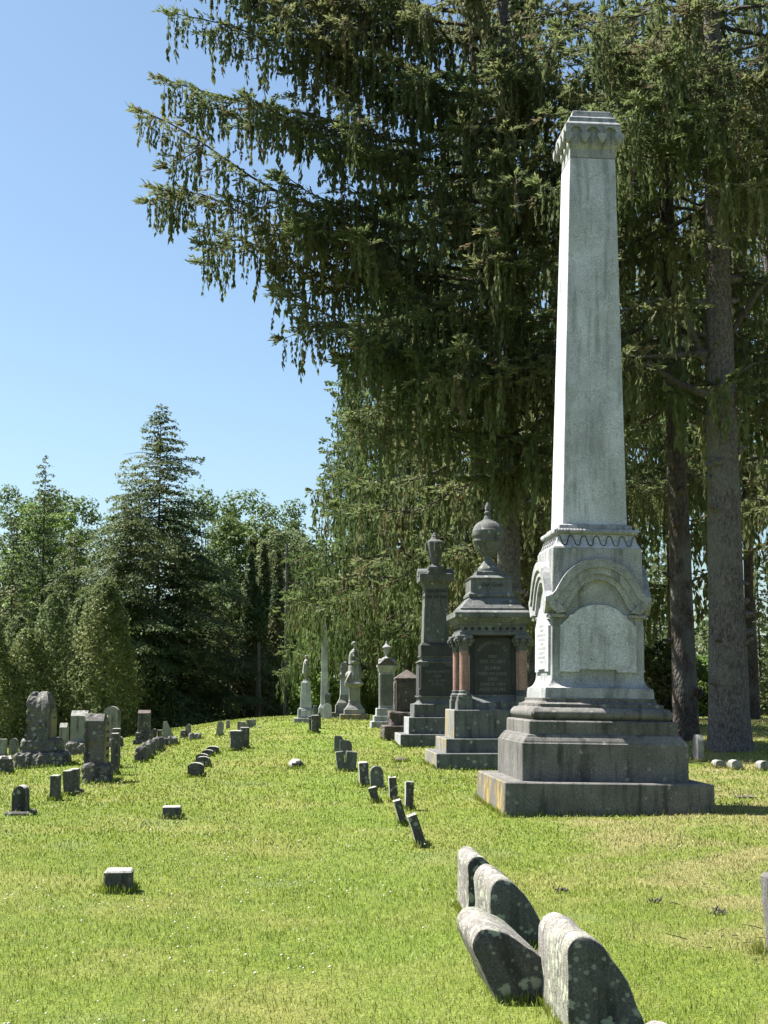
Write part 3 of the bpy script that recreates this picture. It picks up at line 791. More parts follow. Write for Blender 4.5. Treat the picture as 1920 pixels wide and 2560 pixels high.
# ------------------------------------------------------------------ carved figures
def fuse(mb, name, voxel, mat, parent, smooth_it=2):
    """melt overlapping shapes into one continuous carved surface"""
    o = link(name, mb.mesh(name), None)
    r = o.modifiers.new('remesh', 'REMESH'); r.mode = 'VOXEL'; r.voxel_size = voxel
    s_ = o.modifiers.new('smooth', 'SMOOTH'); s_.iterations = smooth_it; s_.factor = 0.5
    dg = bpy.context.evaluated_depsgraph_get()
    me = bpy.data.meshes.new_from_object(o.evaluated_get(dg))
    bpy.data.objects.remove(o)
    for p in me.polygons: p.use_smooth = True
    me.materials.clear()
    return link(name, me, mat, parent)

def ell(pts, n=14):
    """loft of ellipses: (x, y, z, rx, ry)"""
    return [[(x + rx * math.cos(2 * PI * i / n), y + ry * math.sin(2 * PI * i / n), z) for i in range(n)] for x, y, z, rx, ry in pts]

def build_standing_statue():
    root = empty('statue_monument', (-2.805, 52.14, 0.43)); c = 0.006
    tag(root, 'blue-grey tapered pedestal bearing a small standing figure in a long coat', 'statue')
    g = M['granite']
    MB().sq([(0.43, -0.15), (0.425, 0.165), (0.415, 0.178)], c).build('plinth', M['granite_mid'], root)
    MB().sq([(0.275, 0.178), (0.268, 0.49), (0.24, 0.52), (0.20, 0.545)], c).build('base_block', M['granite_mid'], root)
    for k in range(4): MB().box(-0.17, 0.17, -0.292, -0.26, 0.24, 0.46, 0.01).spin(k).build('base_panel', g, root)
    MB().sq([(0.205, 0.545), (0.158, 1.445), (0.13, 1.47)], c).build('pedestal_shaft', g, root)
    MB().sq([(0.105, 1.47), (0.105, 1.515), (0.095, 1.522)], c).build('figure_plinth', g, root)
    m = MB(); z0 = 1.52; S = 0.885
    def e(rows): m.rings(ell([(x * S, y * S, z0 + z * S, rx * S, ry * S) for x, y, z, rx, ry in rows]))
    # trouser legs and shoes, one stepping forward (the figure looks to the right)
    e([(0.01, -0.05, 0.0, 0.05, 0.045), (-0.005, -0.05, 0.10, 0.05, 0.046), (-0.01, -0.05, 0.30, 0.065, 0.06), (-0.01, -0.04, 0.45, 0.08, 0.07)])
    e([(0.06, 0.05, 0.0, 0.05, 0.045), (0.045, 0.05, 0.10, 0.05, 0.046), (0.02, 0.05, 0.30, 0.065, 0.06), (0.0, 0.04, 0.45, 0.08, 0.07)])
    m.ball((0.05 * S, -0.05 * S, z0 + 0.02 * S), (0.085 * S, 0.042 * S, 0.03 * S)); m.ball((0.10 * S, 0.05 * S, z0 + 0.02 * S), (0.085 * S, 0.042 * S, 0.03 * S))
    # long coat, chest, shoulders, neck
    e([(-0.02, 0, 0.27, 0.145, 0.135), (-0.015, 0, 0.40, 0.13, 0.13), (0.0, 0, 0.52, 0.105, 0.12), (0.005, 0, 0.58, 0.098, 0.118), (0.015, 0, 0.68, 0.105, 0.14), (0.01, 0, 0.76, 0.098, 0.155), (0.0, 0, 0.81, 0.075, 0.12), (0.0, 0, 0.84, 0.042, 0.046), (0.012, 0, 0.88, 0.038, 0.04)])
    # cloak hanging at the back
    e([(-0.09, 0.0, 0.22, 0.05, 0.10), (-0.085, 0.0, 0.45, 0.05, 0.12), (-0.06, 0, 0.70, 0.05, 0.13), (-0.03, 0, 0.80, 0.04, 0.10)])
    # head with brow, nose, beard
    m.ball((0.022 * S, 0, z0 + 0.94 * S), (0.062 * S, 0.052 * S, 0.075 * S)); m.ball((0.07 * S, 0, z0 + 0.935 * S), (0.024 * S, 0.014 * S, 0.022 * S)); m.ball((0.06 * S, 0, z0 + 0.885 * S), (0.03 * S, 0.03 * S, 0.035 * S)); m.ball((0.0, 0, z0 + 0.96 * S), (0.062 * S, 0.06 * S, 0.062 * S))
    # arms: one bent across the chest, one hanging
    V3 = lambda x, y, z: (x * S, y * S, z0 + z * S)
    m.tube([V3(0, -0.14, 0.78), V3(-0.01, -0.175, 0.64), V3(0.03, -0.18, 0.54), V3(0.12, -0.11, 0.60), V3(0.145, -0.06, 0.63)], [0.05 * S, 0.046 * S, 0.043 * S, 0.034 * S, 0.026 * S], 8)
    m.tube([V3(0, 0.14, 0.78), V3(-0.01, 0.18, 0.62), V3(0.02, 0.185, 0.48), V3(0.05, 0.18, 0.40)], [0.05 * S, 0.045 * S, 0.038 * S, 0.028 * S], 8)
    for q in range(4): m.tube([V3(0.045 + 0.012 * q, 0.18, 0.41), V3(0.055 + 0.012 * q, 0.178, 0.36)], [0.009 * S, 0.006 * S], 5)
    fuse(m, 'carved_figure', 0.011, M['marble_clean'], root)
build_standing_statue()

def build_seated_statue():
    root = empty('seated_figure_monument', (-1.16, 57.04, 0.45)); c = 0.006
    tag(root, 'white marble monument with a seated mourning figure and drapery spilling over its cornice', 'statue')
    g = M['marble_clean']
    MB().sq([(0.575, -0.1), (0.567, 0.20), (0.555, 0.21)], c).build('plinth', M['granite_base_yellow'], root)
    MB().sq([(0.41, 0.21), (0.405, 0.40), (0.38, 0.415)], c).build('lower_base', g, root)
    MB().sq([(0.36, 0.415), (0.34, 0.46), (0.27, 0.55), (0.225, 0.64), (0.205, 0.70)], c).build('flared_foot', g, root)
    MB().sq([(0.185, 0.70), (0.182, 1.22)], c).build('die', g, root)
    for s1 in (-1, 1):
        for s2 in (-1, 1):
            MB().lathe([(0.045, 0.70), (0.05, 0.73), (0.03, 0.75), (0.03, 1.15), (0.05, 1.19), (0.05, 1.22)], 10, s1 * 0.185, s2 * 0.185).build('colonnette', g, root, True)
    MB().sq([(0.20, 1.22), (0.22, 1.26), (0.31, 1.34), (0.345, 1.36), (0.345, 1.415), (0.31, 1.44), (0.24, 1.56), (0.22, 1.62)], c).build('cornice', g, root)
    m = MB()
    e = lambda rows: m.rings(ell(rows))
    # rocky seat under the drapery
    e([(0.0, 0, 1.55, 0.24, 0.22), (0.0, 0, 1.70, 0.23, 0.21), (-0.02, 0, 1.85, 0.19, 0.18), (-0.04, 0, 2.10, 0.16, 0.16)])
    m.ball((0.13, -0.05, 1.70), (0.16, 0.14, 0.12)); m.ball((-0.2, -0.02, 1.72), (0.10, 0.12, 0.16)); m.ball((0.2, 0.0, 1.78), (0.08, 0.1, 0.07))
    # lap and knees facing right, skirt falling to the feet
    for y in (-0.08, 0.08):
        m.tube([(-0.06, y, 2.20), (0.06, y * 1.1, 2.27), (0.13, y, 2.22), (0.10, y, 2.0), (0.08, y, 1.80)], [0.11, 0.10, 0.085, 0.085, 0.11], 10)
    for k in range(9):
        a = -1.2 + k * 0.3
        m.tube([(0.04 + 0.10 * math.cos(a), 0.14 * math.sin(a), 2.2), (0.06 + 0.15 * math.cos(a), 0.19 * math.sin(a), 1.95), (0.06 + 0.20 * math.cos(a), 0.23 * math.sin(a), 1.66)], [0.02, 0.028, 0.022], 6)
    # trunk bowed forward, shoulders, neck, head bent onto the hand
    e([(-0.07, 0, 2.15, 0.125, 0.15), (-0.09, 0, 2.32, 0.105, 0.13), (-0.085, 0, 2.48, 0.105, 0.14), (-0.06, 0, 2.62, 0.10, 0.16), (-0.03, 0, 2.72, 0.075, 0.12), (-0.005, 0, 2.78, 0.045, 0.05), (0.02, 0, 2.83, 0.045, 0.045)])
    m.ball((0.02, 0, 2.93), (0.095, 0.082, 0.105)); m.ball((-0.02, 0, 2.97), (0.10, 0.09, 0.095)); m.ball((-0.09, 0, 2.94), (0.05, 0.055, 0.05)); m.ball((0.105, 0, 2.90), (0.025, 0.016, 0.03))
    m.tube([(-0.05, -0.15, 2.64), (-0.02, -0.19, 2.48), (0.09, -0.14, 2.36), (0.12, -0.08, 2.50), (0.10, -0.05, 2.76)], [0.055, 0.05, 0.045, 0.036, 0.026], 8)
    for q in range(4): m.tube([(0.105, -0.06 + 0.018 * q, 2.77), (0.10, -0.055 + 0.018 * q, 2.83), (0.085, -0.05 + 0.016 * q, 2.86)], [0.011, 0.01, 0.008], 5)
    m.tube([(-0.05, 0.15, 2.64), (-0.02, 0.2, 2.46), (0.08, 0.16, 2.34), (0.15, 0.06, 2.34)], [0.055, 0.05, 0.042, 0.03], 8)
    # cloth hanging over the cornice on the left
    for k in range(5):
        m.tube([(-0.12 - 0.02 * k, -0.14 + 0.02 * k, 1.85), (-0.22 + 0.01 * k, -0.22 + 0.04 * k, 1.62), (-0.30, -0.27 + 0.06 * k, 1.44), (-0.305, -0.28 + 0.06 * k, 1.28 + 0.03 * (k % 2))], [0.03, 0.045, 0.03, 0.022], 6)
    m.v = [(x * (1.22 if z < 2.7 else 1.0), y * (1.2 if z < 2.7 else 1.0), z) for x, y, z in m.v]
    fuse(m, 'carved_figure', 0.016, M['marble_clean'], root)
build_seated_statue()

def build_far_monuments():
    c = 0.006
    # domed pedestal behind the seated figure
    root = empty('domed_monument', (-1.60, 61.0, 0.40)); g = M['marble_clean']
    tag(root, 'pale granite pedestal with rounded cap half hidden behind the seated figure', 'monument')
    MB().sq([(0.66, -0.1), (0.655, 0.26)], c).build('plinth', M['granite_base_yellow'], root)
    MB().sq([(0.44, 0.26), (0.435, 0.58)], c).build('lower_base', g, root)
    MB().sq([(0.38, 0.58), (0.37, 0.66), (0.30, 0.78), (0.26, 0.90), (0.255, 1.0)], c).build('flared_foot', g, root)
    MB().sq([(0.24, 1.0), (0.235, 1.70)], c).build('die', M['granite'], root)
    MB().sq([(0.26, 1.70), (0.30, 1.74), (0.305, 1.84), (0.27, 1.88), (0.25, 1.92), (0.26, 2.10), (0.24, 2.22), (0.18, 2.33), (0.08, 2.39)], 0.06).build('rounded_cap', g, root, True)
    # narrow draped column with a flame urn
    root = empty('draped_column', (-2.28, 59.2, 0.42)); d = M['blue_granite']
    tag(root, 'narrow dark column with a hanging drape and pale flame finial behind the statue', 'column')
    MB().sq([(0.16, -0.1), (0.155, 0.12), (0.125, 0.15)], c).build('base', d, root)
    MB().sq([(0.12, 0.15), (0.105, 0.95), (0.115, 0.98)], c).build('shaft', d, root)
    dm = MB()
    for k in range(8): dm.tube([(-0.12 + 0.034 * k, -0.11, 1.03), (-0.11 + 0.03 * k, -0.135, 0.98 - 0.02 * (k % 3)), (-0.13 + 0.02 * k, -0.135, 0.80 - 0.07 * (k % 2))], [0.03, 0.026, 0.016], 6)
    dm.ball((-0.02, 0, 1.02), (0.14, 0.14, 0.06)); fuse(dm, 'drape', 0.012, d, root)
    MB().lathe([(0.05, 1.04), (0.03, 1.10), (0.05, 1.18), (0.075, 1.26), (0.08, 1.32), (0.05, 1.36), (0.06, 1.40), (0.03, 1.50), (0.008, 1.58)], 12).build('flame_urn', M['marble_clean'], root, True)
    # plain needle obelisk
    root = empty('needle_obelisk', (-2.49, 60.6, 0.40)); g = M['granite']
    tag(root, 'slim pale green-grey needle obelisk with pointed tip beyond the crest', 'obelisk')
    MB().sq([(0.24, -0.1), (0.23, 0.45), (0.19, 0.56), (0.17, 0.60)], c).build('base', g, root)
    MB().sq([(0.155, 0.60), (0.124, 2.43)], c).build('lower_shaft', g, root)
    MB().sq([(0.1235, 2.435), (0.092, 3.82), (0.01, 4.02)], c).build('upper_shaft', g, root)
build_far_monuments()

# ------------------------------------------------------------------ gravestones
c5 = lambda x, y: (x * 0.28933, 1680 + y * 0.28933)
c6 = lambda x, y: (460 + x * 0.39783, 1760 + y * 0.39783)
c8 = lambda x, y: (1560 + x * 0.39779, 1200 + y * 0.39779)

def shape(kind, w, d, h, seed, amp=0.006):
    """w across the view (x), d along the row (y), h up; base centre at the origin, sunk a little"""
    m = MB(); s0 = -0.12
    if kind == 'block':
        m.box(-w / 2, w / 2, -d / 2, d / 2, s0, h, min(w, d) * 0.06, tx=w * 0.015, ty=d * 0.01)
    elif kind == 'post':
        m.box(-w / 2, w / 2, -d / 2, d / 2, s0, h, min(w, d) * 0.05)
    elif kind == 'flare':
        m.box(-w / 2, w / 2, -d / 2, d / 2, s0, h, min(w, d) * 0.06, tx=-w * 0.07)
    elif kind == 'round_front':
        p = [(-w / 2, s0), (w / 2, s0), (w / 2, h - w / 2)] + arc(0, h - w / 2, w / 2, w / 2, 0, PI, 14)[1:-1] + [(-w / 2, h - w / 2)]
        m.prism(p, -d / 2, d / 2)
    elif kind == 'low_arch':
        r = h * 0.30
        p = [(-w / 2, s0), (w / 2, s0), (w / 2, h - r)] + arc(0, h - r, w / 2, r, 0, PI, 12)[1:-1] + [(-w / 2, h - r)]
        m.prism(p, -d / 2, d / 2)
    elif kind == 'round_side':
        p = [(-d / 2, s0), (d / 2, s0), (d / 2, h - d * 0.42)] + arc(0, h - d * 0.42, d / 2, d * 0.42, 0, PI, 14)[1:-1] + [(-d / 2, h - d * 0.42)]
        m.prism(p, -w / 2, w / 2); m = m.spin(1)
    elif kind == 'gable':
        p = [(-d / 2, s0), (d / 2, s0), (d / 2, h - d * 0.28), (d * 0.08, h), (-d * 0.08, h), (-d / 2, h - d * 0.28)]
        m.prism(p, -w / 2, w / 2); m = m.spin(1)
    elif kind == 'slope':
        m.prism([(-w / 2, s0), (w / 2, s0), (w / 2, h * 0.72), (w * 0.25, h * 0.97), (-w * 0.42, h), (-w / 2, h * 0.9)], -d / 2, d / 2)
    elif kind == 'broken':
        m.prism([(-w / 2, s0), (w / 2, s0), (w / 2, h * 0.12), (w * 0.2, h * 0.5), (-w * 0.12, h), (-w * 0.42, h * 0.97)], -d / 2, d / 2)
    elif kind in ('rock', 'boulder'):
        if kind == 'boulder': m.ball((0, 0, h * 0.38), (w / 2, d / 2, h * 0.62), 12, 8)
        else: m.box(-w / 2, w / 2, -d / 2, d / 2, s0, h, min(w, d, h) * 0.16, tx=w * 0.03, ty=d * 0.03)
    elif kind == 'marker':
        p = [(-w / 2, s0 - 0.15), (w / 2 + w * 0.02, s0 - 0.15), (w / 2, 0.0)]
        cz = 0.0
        p += [(-w * 0.28 + 0.78 * w * u, h * (1 - u ** 1.75) ** 0.85) for u in (0.97, 0.92, 0.86, 0.78, 0.69, 0.6, 0.5, 0.4, 0.3, 0.2, 0.1, 0.0)]
        p += arc(-w * 0.28, h - w * 0.25, w * 0.22, w * 0.25, PI * 0.5, PI, 6)[1:]
        m.prism(p, -d / 2, d / 2)
    me = m.mesh(kind)
    sm = kind in ('round_front', 'low_arch', 'round_side', 'marker', 'boulder')
    if kind == 'marker':
        bm = bmesh.new(); bm.from_mesh(me)
        es = [e for e in bm.edges if len(e.link_faces) == 2 and e.calc_face_angle(0) > 1.2]
        bmesh.ops.bevel(bm, geom=es, offset=0.010, segments=2, affect='EDGES', profile=0.5); bm.to_mesh(me); bm.free()
        rough(me, 0.009, 10, seed, 3)
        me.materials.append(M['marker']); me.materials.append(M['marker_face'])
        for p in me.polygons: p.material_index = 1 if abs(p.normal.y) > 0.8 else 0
    else:
        a = {'rock': min(w, d, h) * 0.13, 'boulder': min(w, d, h) * 0.12}.get(kind, amp)
        rough(me, a, 3.2 / max(min(w, d, h), 0.15) if kind in ('rock', 'boulder') else 7, seed, 4 if kind == 'rock' else 2)
    if sm:
        for p in me.polygons: p.use_smooth = True
        try: me.set_sharp_from_angle(angle=math.radians(42))
        except Exception: pass
    return me

SEED = [10]
def grave(name, kind, a, b, depth, mat, label, roll=0.0, pitch=0.0, group=None, cat='gravestone', rz=None, tuft=True, dy=0.0):
    """a = (left px, top py), b = (right px, base py) of the face turned to the camera"""
    SEED[0] += 1
    p = hit((a[0] + b[0]) / 2, b[1])
    Y = p.y * math.cos(PITCH) + (p.z - CAMZ) * math.sin(PITCH); k = Y / FPX
    w, h = (b[0] - a[0]) * k, (b[1] - a[1]) * k * 1.01
    me = shape(kind, w, depth, h, SEED[0])
    o = link(name, me, M[mat])
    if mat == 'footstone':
        me.materials.append(M['footstone_sunlit'])
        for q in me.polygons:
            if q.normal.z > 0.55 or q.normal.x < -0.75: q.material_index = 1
    cxy = p + Vector((-SR * depth / 2, CR * depth / 2 + dy, 0))
    o.location = (cxy.x, cxy.y, gz(cxy.x, cxy.y) - 0.01)
    o.rotation_euler = (math.radians(pitch), math.radians(roll), ROW if rz is None else rz)
    tag(o, label, cat, group)
    if tuft and p.y < 45:
        TUFTS.append(tuft_ring(-w / 2 - .01, w / 2 + .01, -depth / 2 - .01, depth / 2 + .01, (cxy.x, cxy.y), ROW, int(70 + 420 * (w + depth) * (12 / max(p.y, 8))), RNG, 0.9))
    return o, w, h

def shade_base(o, kind, w, d, h, mat, name='base'):
    me = shape(kind, w, d, h, SEED[0] + 50)
    b = link(name, me, M[mat], o); return b

GF = 'quarter-round markers in the near row'
def near_marker(fl, Y_hint, w, d, h, roll, label, sink=0.0):
    SEED[0] += 1
    p = hit(*fl)
    me = shape('marker', w, d, h, SEED[0])
    o = link('grave_marker', me)
    lx, ly = w / 2, d / 2
    cx = p.x + lx * CR - ly * SR; cy_ = p.y + lx * SR + ly * CR
    o.location = (cx, cy_, gz(cx, cy_) - sink); o.rotation_euler = (0, math.radians(roll), ROW)
    tag(o, label, 'gravestone', GF)
    TUFTS.append(tuft_ring(-w / 2 - .01, w / 2 + .01, -d / 2 - .01, d / 2 + .01, (cx, cy_), ROW, 520, RNG, 0.75))
    return o
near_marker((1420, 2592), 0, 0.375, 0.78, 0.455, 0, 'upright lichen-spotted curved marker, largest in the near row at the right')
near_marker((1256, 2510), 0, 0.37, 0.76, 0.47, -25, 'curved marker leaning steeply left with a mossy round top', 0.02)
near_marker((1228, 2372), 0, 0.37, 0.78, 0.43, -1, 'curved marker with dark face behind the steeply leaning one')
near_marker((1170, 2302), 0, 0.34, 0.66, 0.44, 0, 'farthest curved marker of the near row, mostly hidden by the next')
SEED[0] += 1
o = link('grave_marker', shape('marker', 0.36, 0.72, 0.40, SEED[0])); o.location = (1.145, 5.18, gz(1.1, 5.2)); o.rotation_euler = (0, math.radians(-3), ROW)
tag(o, 'curved marker cut off by the bottom edge of the picture, only its top showing', 'gravestone', GF)
SEED[0] += 1
o = link('headstone', shape('block', 0.40, 0.22, 0.49, SEED[0], 0.02), M['granite_base']); o.location = (2.55, 9.02, gz(2.4, 9)); o.rotation_euler = (0, math.radians(-3), ROW)
tag(o, 'grey headstone cut off by the right edge of the picture', 'gravestone')
TUFTS.append(tuft_ring(-.18, .18, -.1, .1, (2.45, 9.02), ROW, 200, RNG))

F = 'footstones in the near row'
def g6(name, kind, x0, y0, x1, y1, depth, mat, label, **kw): return grave(name, kind, c6(x0, y0), c6(x1, y1), depth, mat, label, **kw)
def g5(name, kind, x0, y0, x1, y1, depth, mat, label, **kw): return grave(name, kind, c5(x0, y0), c5(x1, y1), depth, mat, label, **kw)
def g8(name, kind, x0, y0, x1, y1, depth, mat, label, **kw): return grave(name, kind, c8(x0, y0), c8(x1, y1), depth, mat, label, **kw)

# the leaning pair and posts, nearest first
for a in ((1475, 690, 1535, 908, 0.17, -19, 'tall dark post leaning hard to the left, nearest of the small posts', 'K.'),
          (1365, 600, 1412, 772, 0.16, -16, 'dark post leaning left just behind the nearest leaning post', False),
          (1392, 492, 1442, 672, 0.20, 1, 'upright square post right of the two leaning posts, letters on its top', 'R.J.'),
          (1296, 462, 1345, 622, 0.20, -3, 'upright square post left of its twin, letters on its top', 'S.'),
          (1186, 520, 1236, 626, 0.15, -15, 'short dark post leaning left in front of a pair of slabs', False)):
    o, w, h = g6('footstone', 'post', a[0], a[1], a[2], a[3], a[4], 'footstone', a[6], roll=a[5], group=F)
    if a[7]:
        letters(a[7], 0.09, M['letter_dark'], o, (0, 0, h + 0.0008), 'up')
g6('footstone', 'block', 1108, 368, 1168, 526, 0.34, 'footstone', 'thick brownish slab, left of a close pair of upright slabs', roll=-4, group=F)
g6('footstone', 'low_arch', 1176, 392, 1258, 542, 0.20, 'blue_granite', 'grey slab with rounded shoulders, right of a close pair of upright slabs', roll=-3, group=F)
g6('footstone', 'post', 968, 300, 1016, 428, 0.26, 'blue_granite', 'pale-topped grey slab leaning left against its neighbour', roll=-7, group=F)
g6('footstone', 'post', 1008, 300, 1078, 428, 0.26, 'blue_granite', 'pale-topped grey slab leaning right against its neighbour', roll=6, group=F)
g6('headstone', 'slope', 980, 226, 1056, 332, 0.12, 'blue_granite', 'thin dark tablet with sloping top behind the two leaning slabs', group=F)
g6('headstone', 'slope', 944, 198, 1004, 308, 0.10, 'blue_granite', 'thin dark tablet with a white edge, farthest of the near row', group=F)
g6('headstone', 'flare', 804, 70, 846, 186, 0.22, 'footstone', 'dark tablet narrowing to the ground, front of a group of three near the crest', roll=-1)
g6('headstone', 'flare', 787, 78, 806, 176, 0.20, 'footstone', 'thin tablet at the left of a group of three near the crest', roll=-2)
g6('headstone', 'low_arch', 836, 56, 861, 158, 0.20, 'footstone', 'small tablet at the back of a group of three near the crest')
g6('gravestone', 'boulder', 655, 346, 750, 410, 0.34, 'footstone', 'rounded boulder-like stone alone in the middle of the lawn')
g6('field_stone', 'boulder', 1320, 334, 1412, 366, 0.30, 'brownstone', 'low brown field stone lying left of the columned monument', cat='stone')
# pair of posts and the low rounded row to their left
g6('headstone', 'flare', 291, 168, 356, 296, 0.24, 'footstone', 'lichened dark post, front one of a close pair left of the lawn path')
g6('headstone', 'flare', 344, 152, 394, 290, 0.22, 'footstone', 'lichened dark post, rear one of a close pair left of the lawn path', dy=0.45)
L = 'low rounded footstones left of the lawn path'
for x0, y0, x1, y1, d, lb in ((20, 370, 122, 462, 0.22, 'nearest low rounded footstone of the short row, dark with lichen spots'), (72, 330, 161, 402, 0.24, 'second low rounded footstone of the short row'),
                              (72, 312, 152, 372, 0.2, 'third low footstone of the short row, mostly hidden'), (112, 288, 180, 334, 0.3, 'fourth low footstone of the short row'), (142, 265, 216, 318, 0.34, 'farthest low rounded footstone of the short row')):
    g6('footstone', 'low_arch', x0, y0, x1, y1, d, 'footstone', lb, group=L)
# lone blocks on the left of the lawn
o, w, h = grave('footstone', 'block', (256, 2178), (327, 2236), 0.26, 'footstone', 'squat square block with green lichen alone in the near grass', rz=0.10)
o, w, h = g5('footstone', 'block', 1398, 1160, 1558, 1276, 0.20, 'footstone', 'squat square block alone in the grass beyond the nearer one')
# left foreground posts
o, w, h = g5('footstone', 'low_arch', 100, 985, 215, 1240, 0.30, 'footstone', 'dark round-shouldered post on a flat base, nearest at the left edge')
shade_base(o, 'block', w * 2.0, 0.55, 0.06, 'footstone')
g5('footstone', 'post', 425, 898, 496, 1118, 0.30, 'footstone', 'square dark post with pale top, left of a close pair')
o, w, h = g5('footstone', 'post', 486, 866, 552, 1092, 0.34, 'footstone', 'square dark post slightly leaning, right of a close pair', roll=-4, dy=0.5)
o, w, h = g5('footstone', 'post', 590, 838, 662, 1056, 0.30, 'footstone', 'square dark post on a round flat base in front of the rock-faced stone')
shade_base(o, 'block', w * 2.1, 0.5, 0.07, 'footstone')
g5('headstone', 'rock', -26, 732, 92, 888, 0.30, 'footstone', 'dark rough stone at the left edge in front of the big rock-faced monument')

# the two rock-faced monuments on the left
p = hit(*c5(300, 835)); k = (p.y * math.cos(PITCH) - 0.2) / FPX
root = empty('rock_faced_monument', (p.x + 0.0, p.y + 0.72, gz(p.x, p.y + 0.7) - 0.02))
tag(root, 'big round-topped rock-faced monument with a smooth tan arched face on its right', 'monument')
s5 = 0.28933 * k
me = shape('rock', 440 * s5, 1.45, 135 * s5, 71); link('plinth', me, M['rock'], root)
me = shape('rock', 330 * s5, 1.15, 125 * s5, 72); o = link('base_block', me, M['rock'], root); o.location = (-10 * s5, 0, 130 * s5)
wd, hd = 195 * s5, 425 * s5
m = MB(); pr = [(-0.5, -0.1), (0.5, -0.1), (0.5, hd - 0.34)] + arc(0, hd - 0.34, 0.5, 0.34, 0, PI, 14)[1:-1] + [(-0.5, hd - 0.34)]
m.prism(pr, -wd / 2, wd / 2); me = m.spin(1).mesh('die'); rough(me, 0.06, 4.2, 73, 4, lambda q: 1.0 if q.x < wd / 2 - 0.04 else 0.15)
for v in me.vertices:
    if v.co.z > hd - 0.42: v.co.x *= math.sqrt(max(0.12, 1 - 0.75 * ((v.co.z - hd + 0.42) / 0.42) ** 2))
o = link('die', me, M['rock'], root); o.location = (-25 * s5, 0, 245 * s5)
zb = 245 * s5
pr = [(-0.36, 0.02), (0.36, 0.02), (0.36, hd - 0.62)] + arc(0, hd - 0.62, 0.36, 0.26, 0, PI, 14)[1:-1] + [(-0.36, hd - 0.62)]
m = MB().prism([(x, z + zb) for x, z in pr], -wd / 2 - 0.04, -wd / 2 + 0.1).spin(1); pn = m.build('smooth_panel', M['rust_panel'], root); pn.location = (-25 * s5, 0, 0)
tk = MB()
for row in range(5): tk.box(wd / 2 + 0.039, wd / 2 + 0.044, -0.22 + 0.03 * row, 0.22 - 0.02 * row, zb + 0.45 + row * 0.12, zb + 0.49 + row * 0.12, 0.002)
o = tk.build('worn_lettering', M['brownstone'], pn); o['kind'] = 'stuff'
TUFTS.append(tuft_ring(-.66, .66, -.75, .75, (p.x, p.y + 0.72), ROW, 420, RNG))

p = hit(*c5(765, 975)); k = (p.y * math.cos(PITCH) - 0.2) / FPX; s5 = 0.28933 * k
root = empty('rock_faced_monument', (p.x + 30 * s5, p.y + 0.48, gz(p.x, p.y + 0.4) - 0.02))
tag(root, 'lichened rock-faced stone with a narrow smooth lettered tan face, on a rough boulder base', 'monument')
me = shape('rock', 235 * s5, 0.95, 185 * s5, 81); o = link('base_block', me, M['rock'], root); 
wd, hd = 165 * s5, 435 * s5; zb = 180 * s5
m = MB().prism([(-0.33, -0.05), (0.33, -0.05), (0.33, hd - 0.13), (0.20, hd - 0.02), (-0.20, hd), (-0.33, hd - 0.12)], -wd / 2, wd / 2).spin(1)
me = m.mesh('die'); rough(me, 0.035, 6, 83, 4, lambda q: 1.0 if q.x < wd / 2 - 0.03 else 0.1); o = link('die', me, M['rock'], root); o.location = (-20 * s5, 0, zb)
pr = [(-0.28, 0.0), (0.28, 0.0), (0.28, hd - 0.2), (0.0, hd - 0.03), (-0.28, hd - 0.2)]
pn = MB().prism([(x, z + zb) for x, z in pr], -wd / 2 - 0.035, -wd / 2 + 0.1).spin(1).build('smooth_panel', M['rust_panel'], root); pn.location = (-20 * s5, 0, 0)
tk = MB()
for row, (h_, w_) in enumerate(((0.075, 0.16), (0.05, 0.2), (0.075, 0.15), (0.05, 0.19), (0.06, 0.12))):
    z = zb + 0.10 + row * 0.145; x = -w_
    while x < w_:
        l = random.uniform(0.02, 0.04); tk.box(wd / 2 + 0.034, wd / 2 + 0.039, x, x + l, z, z + h_, 0.0015); x += l + random.uniform(0.02, 0.045)
o = tk.build('worn_lettering', M['letter_dark'], pn); o['kind'] = 'stuff'
TUFTS.append(tuft_ring(-.36, .36, -.49, .49, (p.x + 30 * s5, p.y + .48), ROW, 350, RNG))

# stones behind them
g5('headstone', 'post', 926, 542, 985, 905, 0.30, 'footstone', 'square dark post with bright top right behind the lettered rock-faced stone', dy=0.3)
g5('headstone', 'post', 964, 492, 1030, 836, 0.16, 'footstone', 'taller thin dark slab behind the post beside the lettered stone')
o, w, h = g5('headstone', 'round_front', 886, 300, 1020, 655, 0.45, 'marble', 'large round-topped pale stone with dark streaks behind the rock-faced stone')
shade_base(o, 'rock', w * 1.45, 0.85, 0.30, 'rock')
o, w, h = g5('headstone', 'gable', 603, 338, 745, 716, 0.50, 'marble', 'tall lichened slab with a moulded gable top on a rock-faced base')
shade_base(o, 'rock', w * 1.5, 0.9, 0.34, 'rock')
p = hit(*c5(1230, 626)); k = (p.y * math.cos(PITCH) - 0.2) / FPX; s5 = 0.28933 * k
root = empty('pedestal_stone', (p.x, p.y + 0.3, gz(p.x, p.y + .3) - 0.02)); tag(root, 'dark pedestal stone with small gabled top on two steps, alone before the dark trees', 'gravestone')
hw = 86 * s5
MB().sq([(hw, -0.1), (hw, 42 * s5)], .01).build('plinth', M['footstone'], root)
MB().sq([(70 * s5, 42 * s5), (68 * s5, 100 * s5), (58 * s5, 112 * s5)], .01).build('base_block', M['footstone'], root)
MB().sq([(54 * s5, 112 * s5), (49 * s5, 262 * s5)], .01).build('die', M['footstone'], root)
MB().prism([(-53 * s5, 262 * s5), (53 * s5, 262 * s5), (53 * s5, 272 * s5), (0, 298 * s5), (-53 * s5, 272 * s5)], -53 * s5, 53 * s5).spin(1).build('gabled_top', M['brownstone'], root)
g5('headstone', 'low_arch', 1306, 490, 1352, 602, 0.10, 'footstone', 'small round-topped tablet right of the dark pedestal stone')
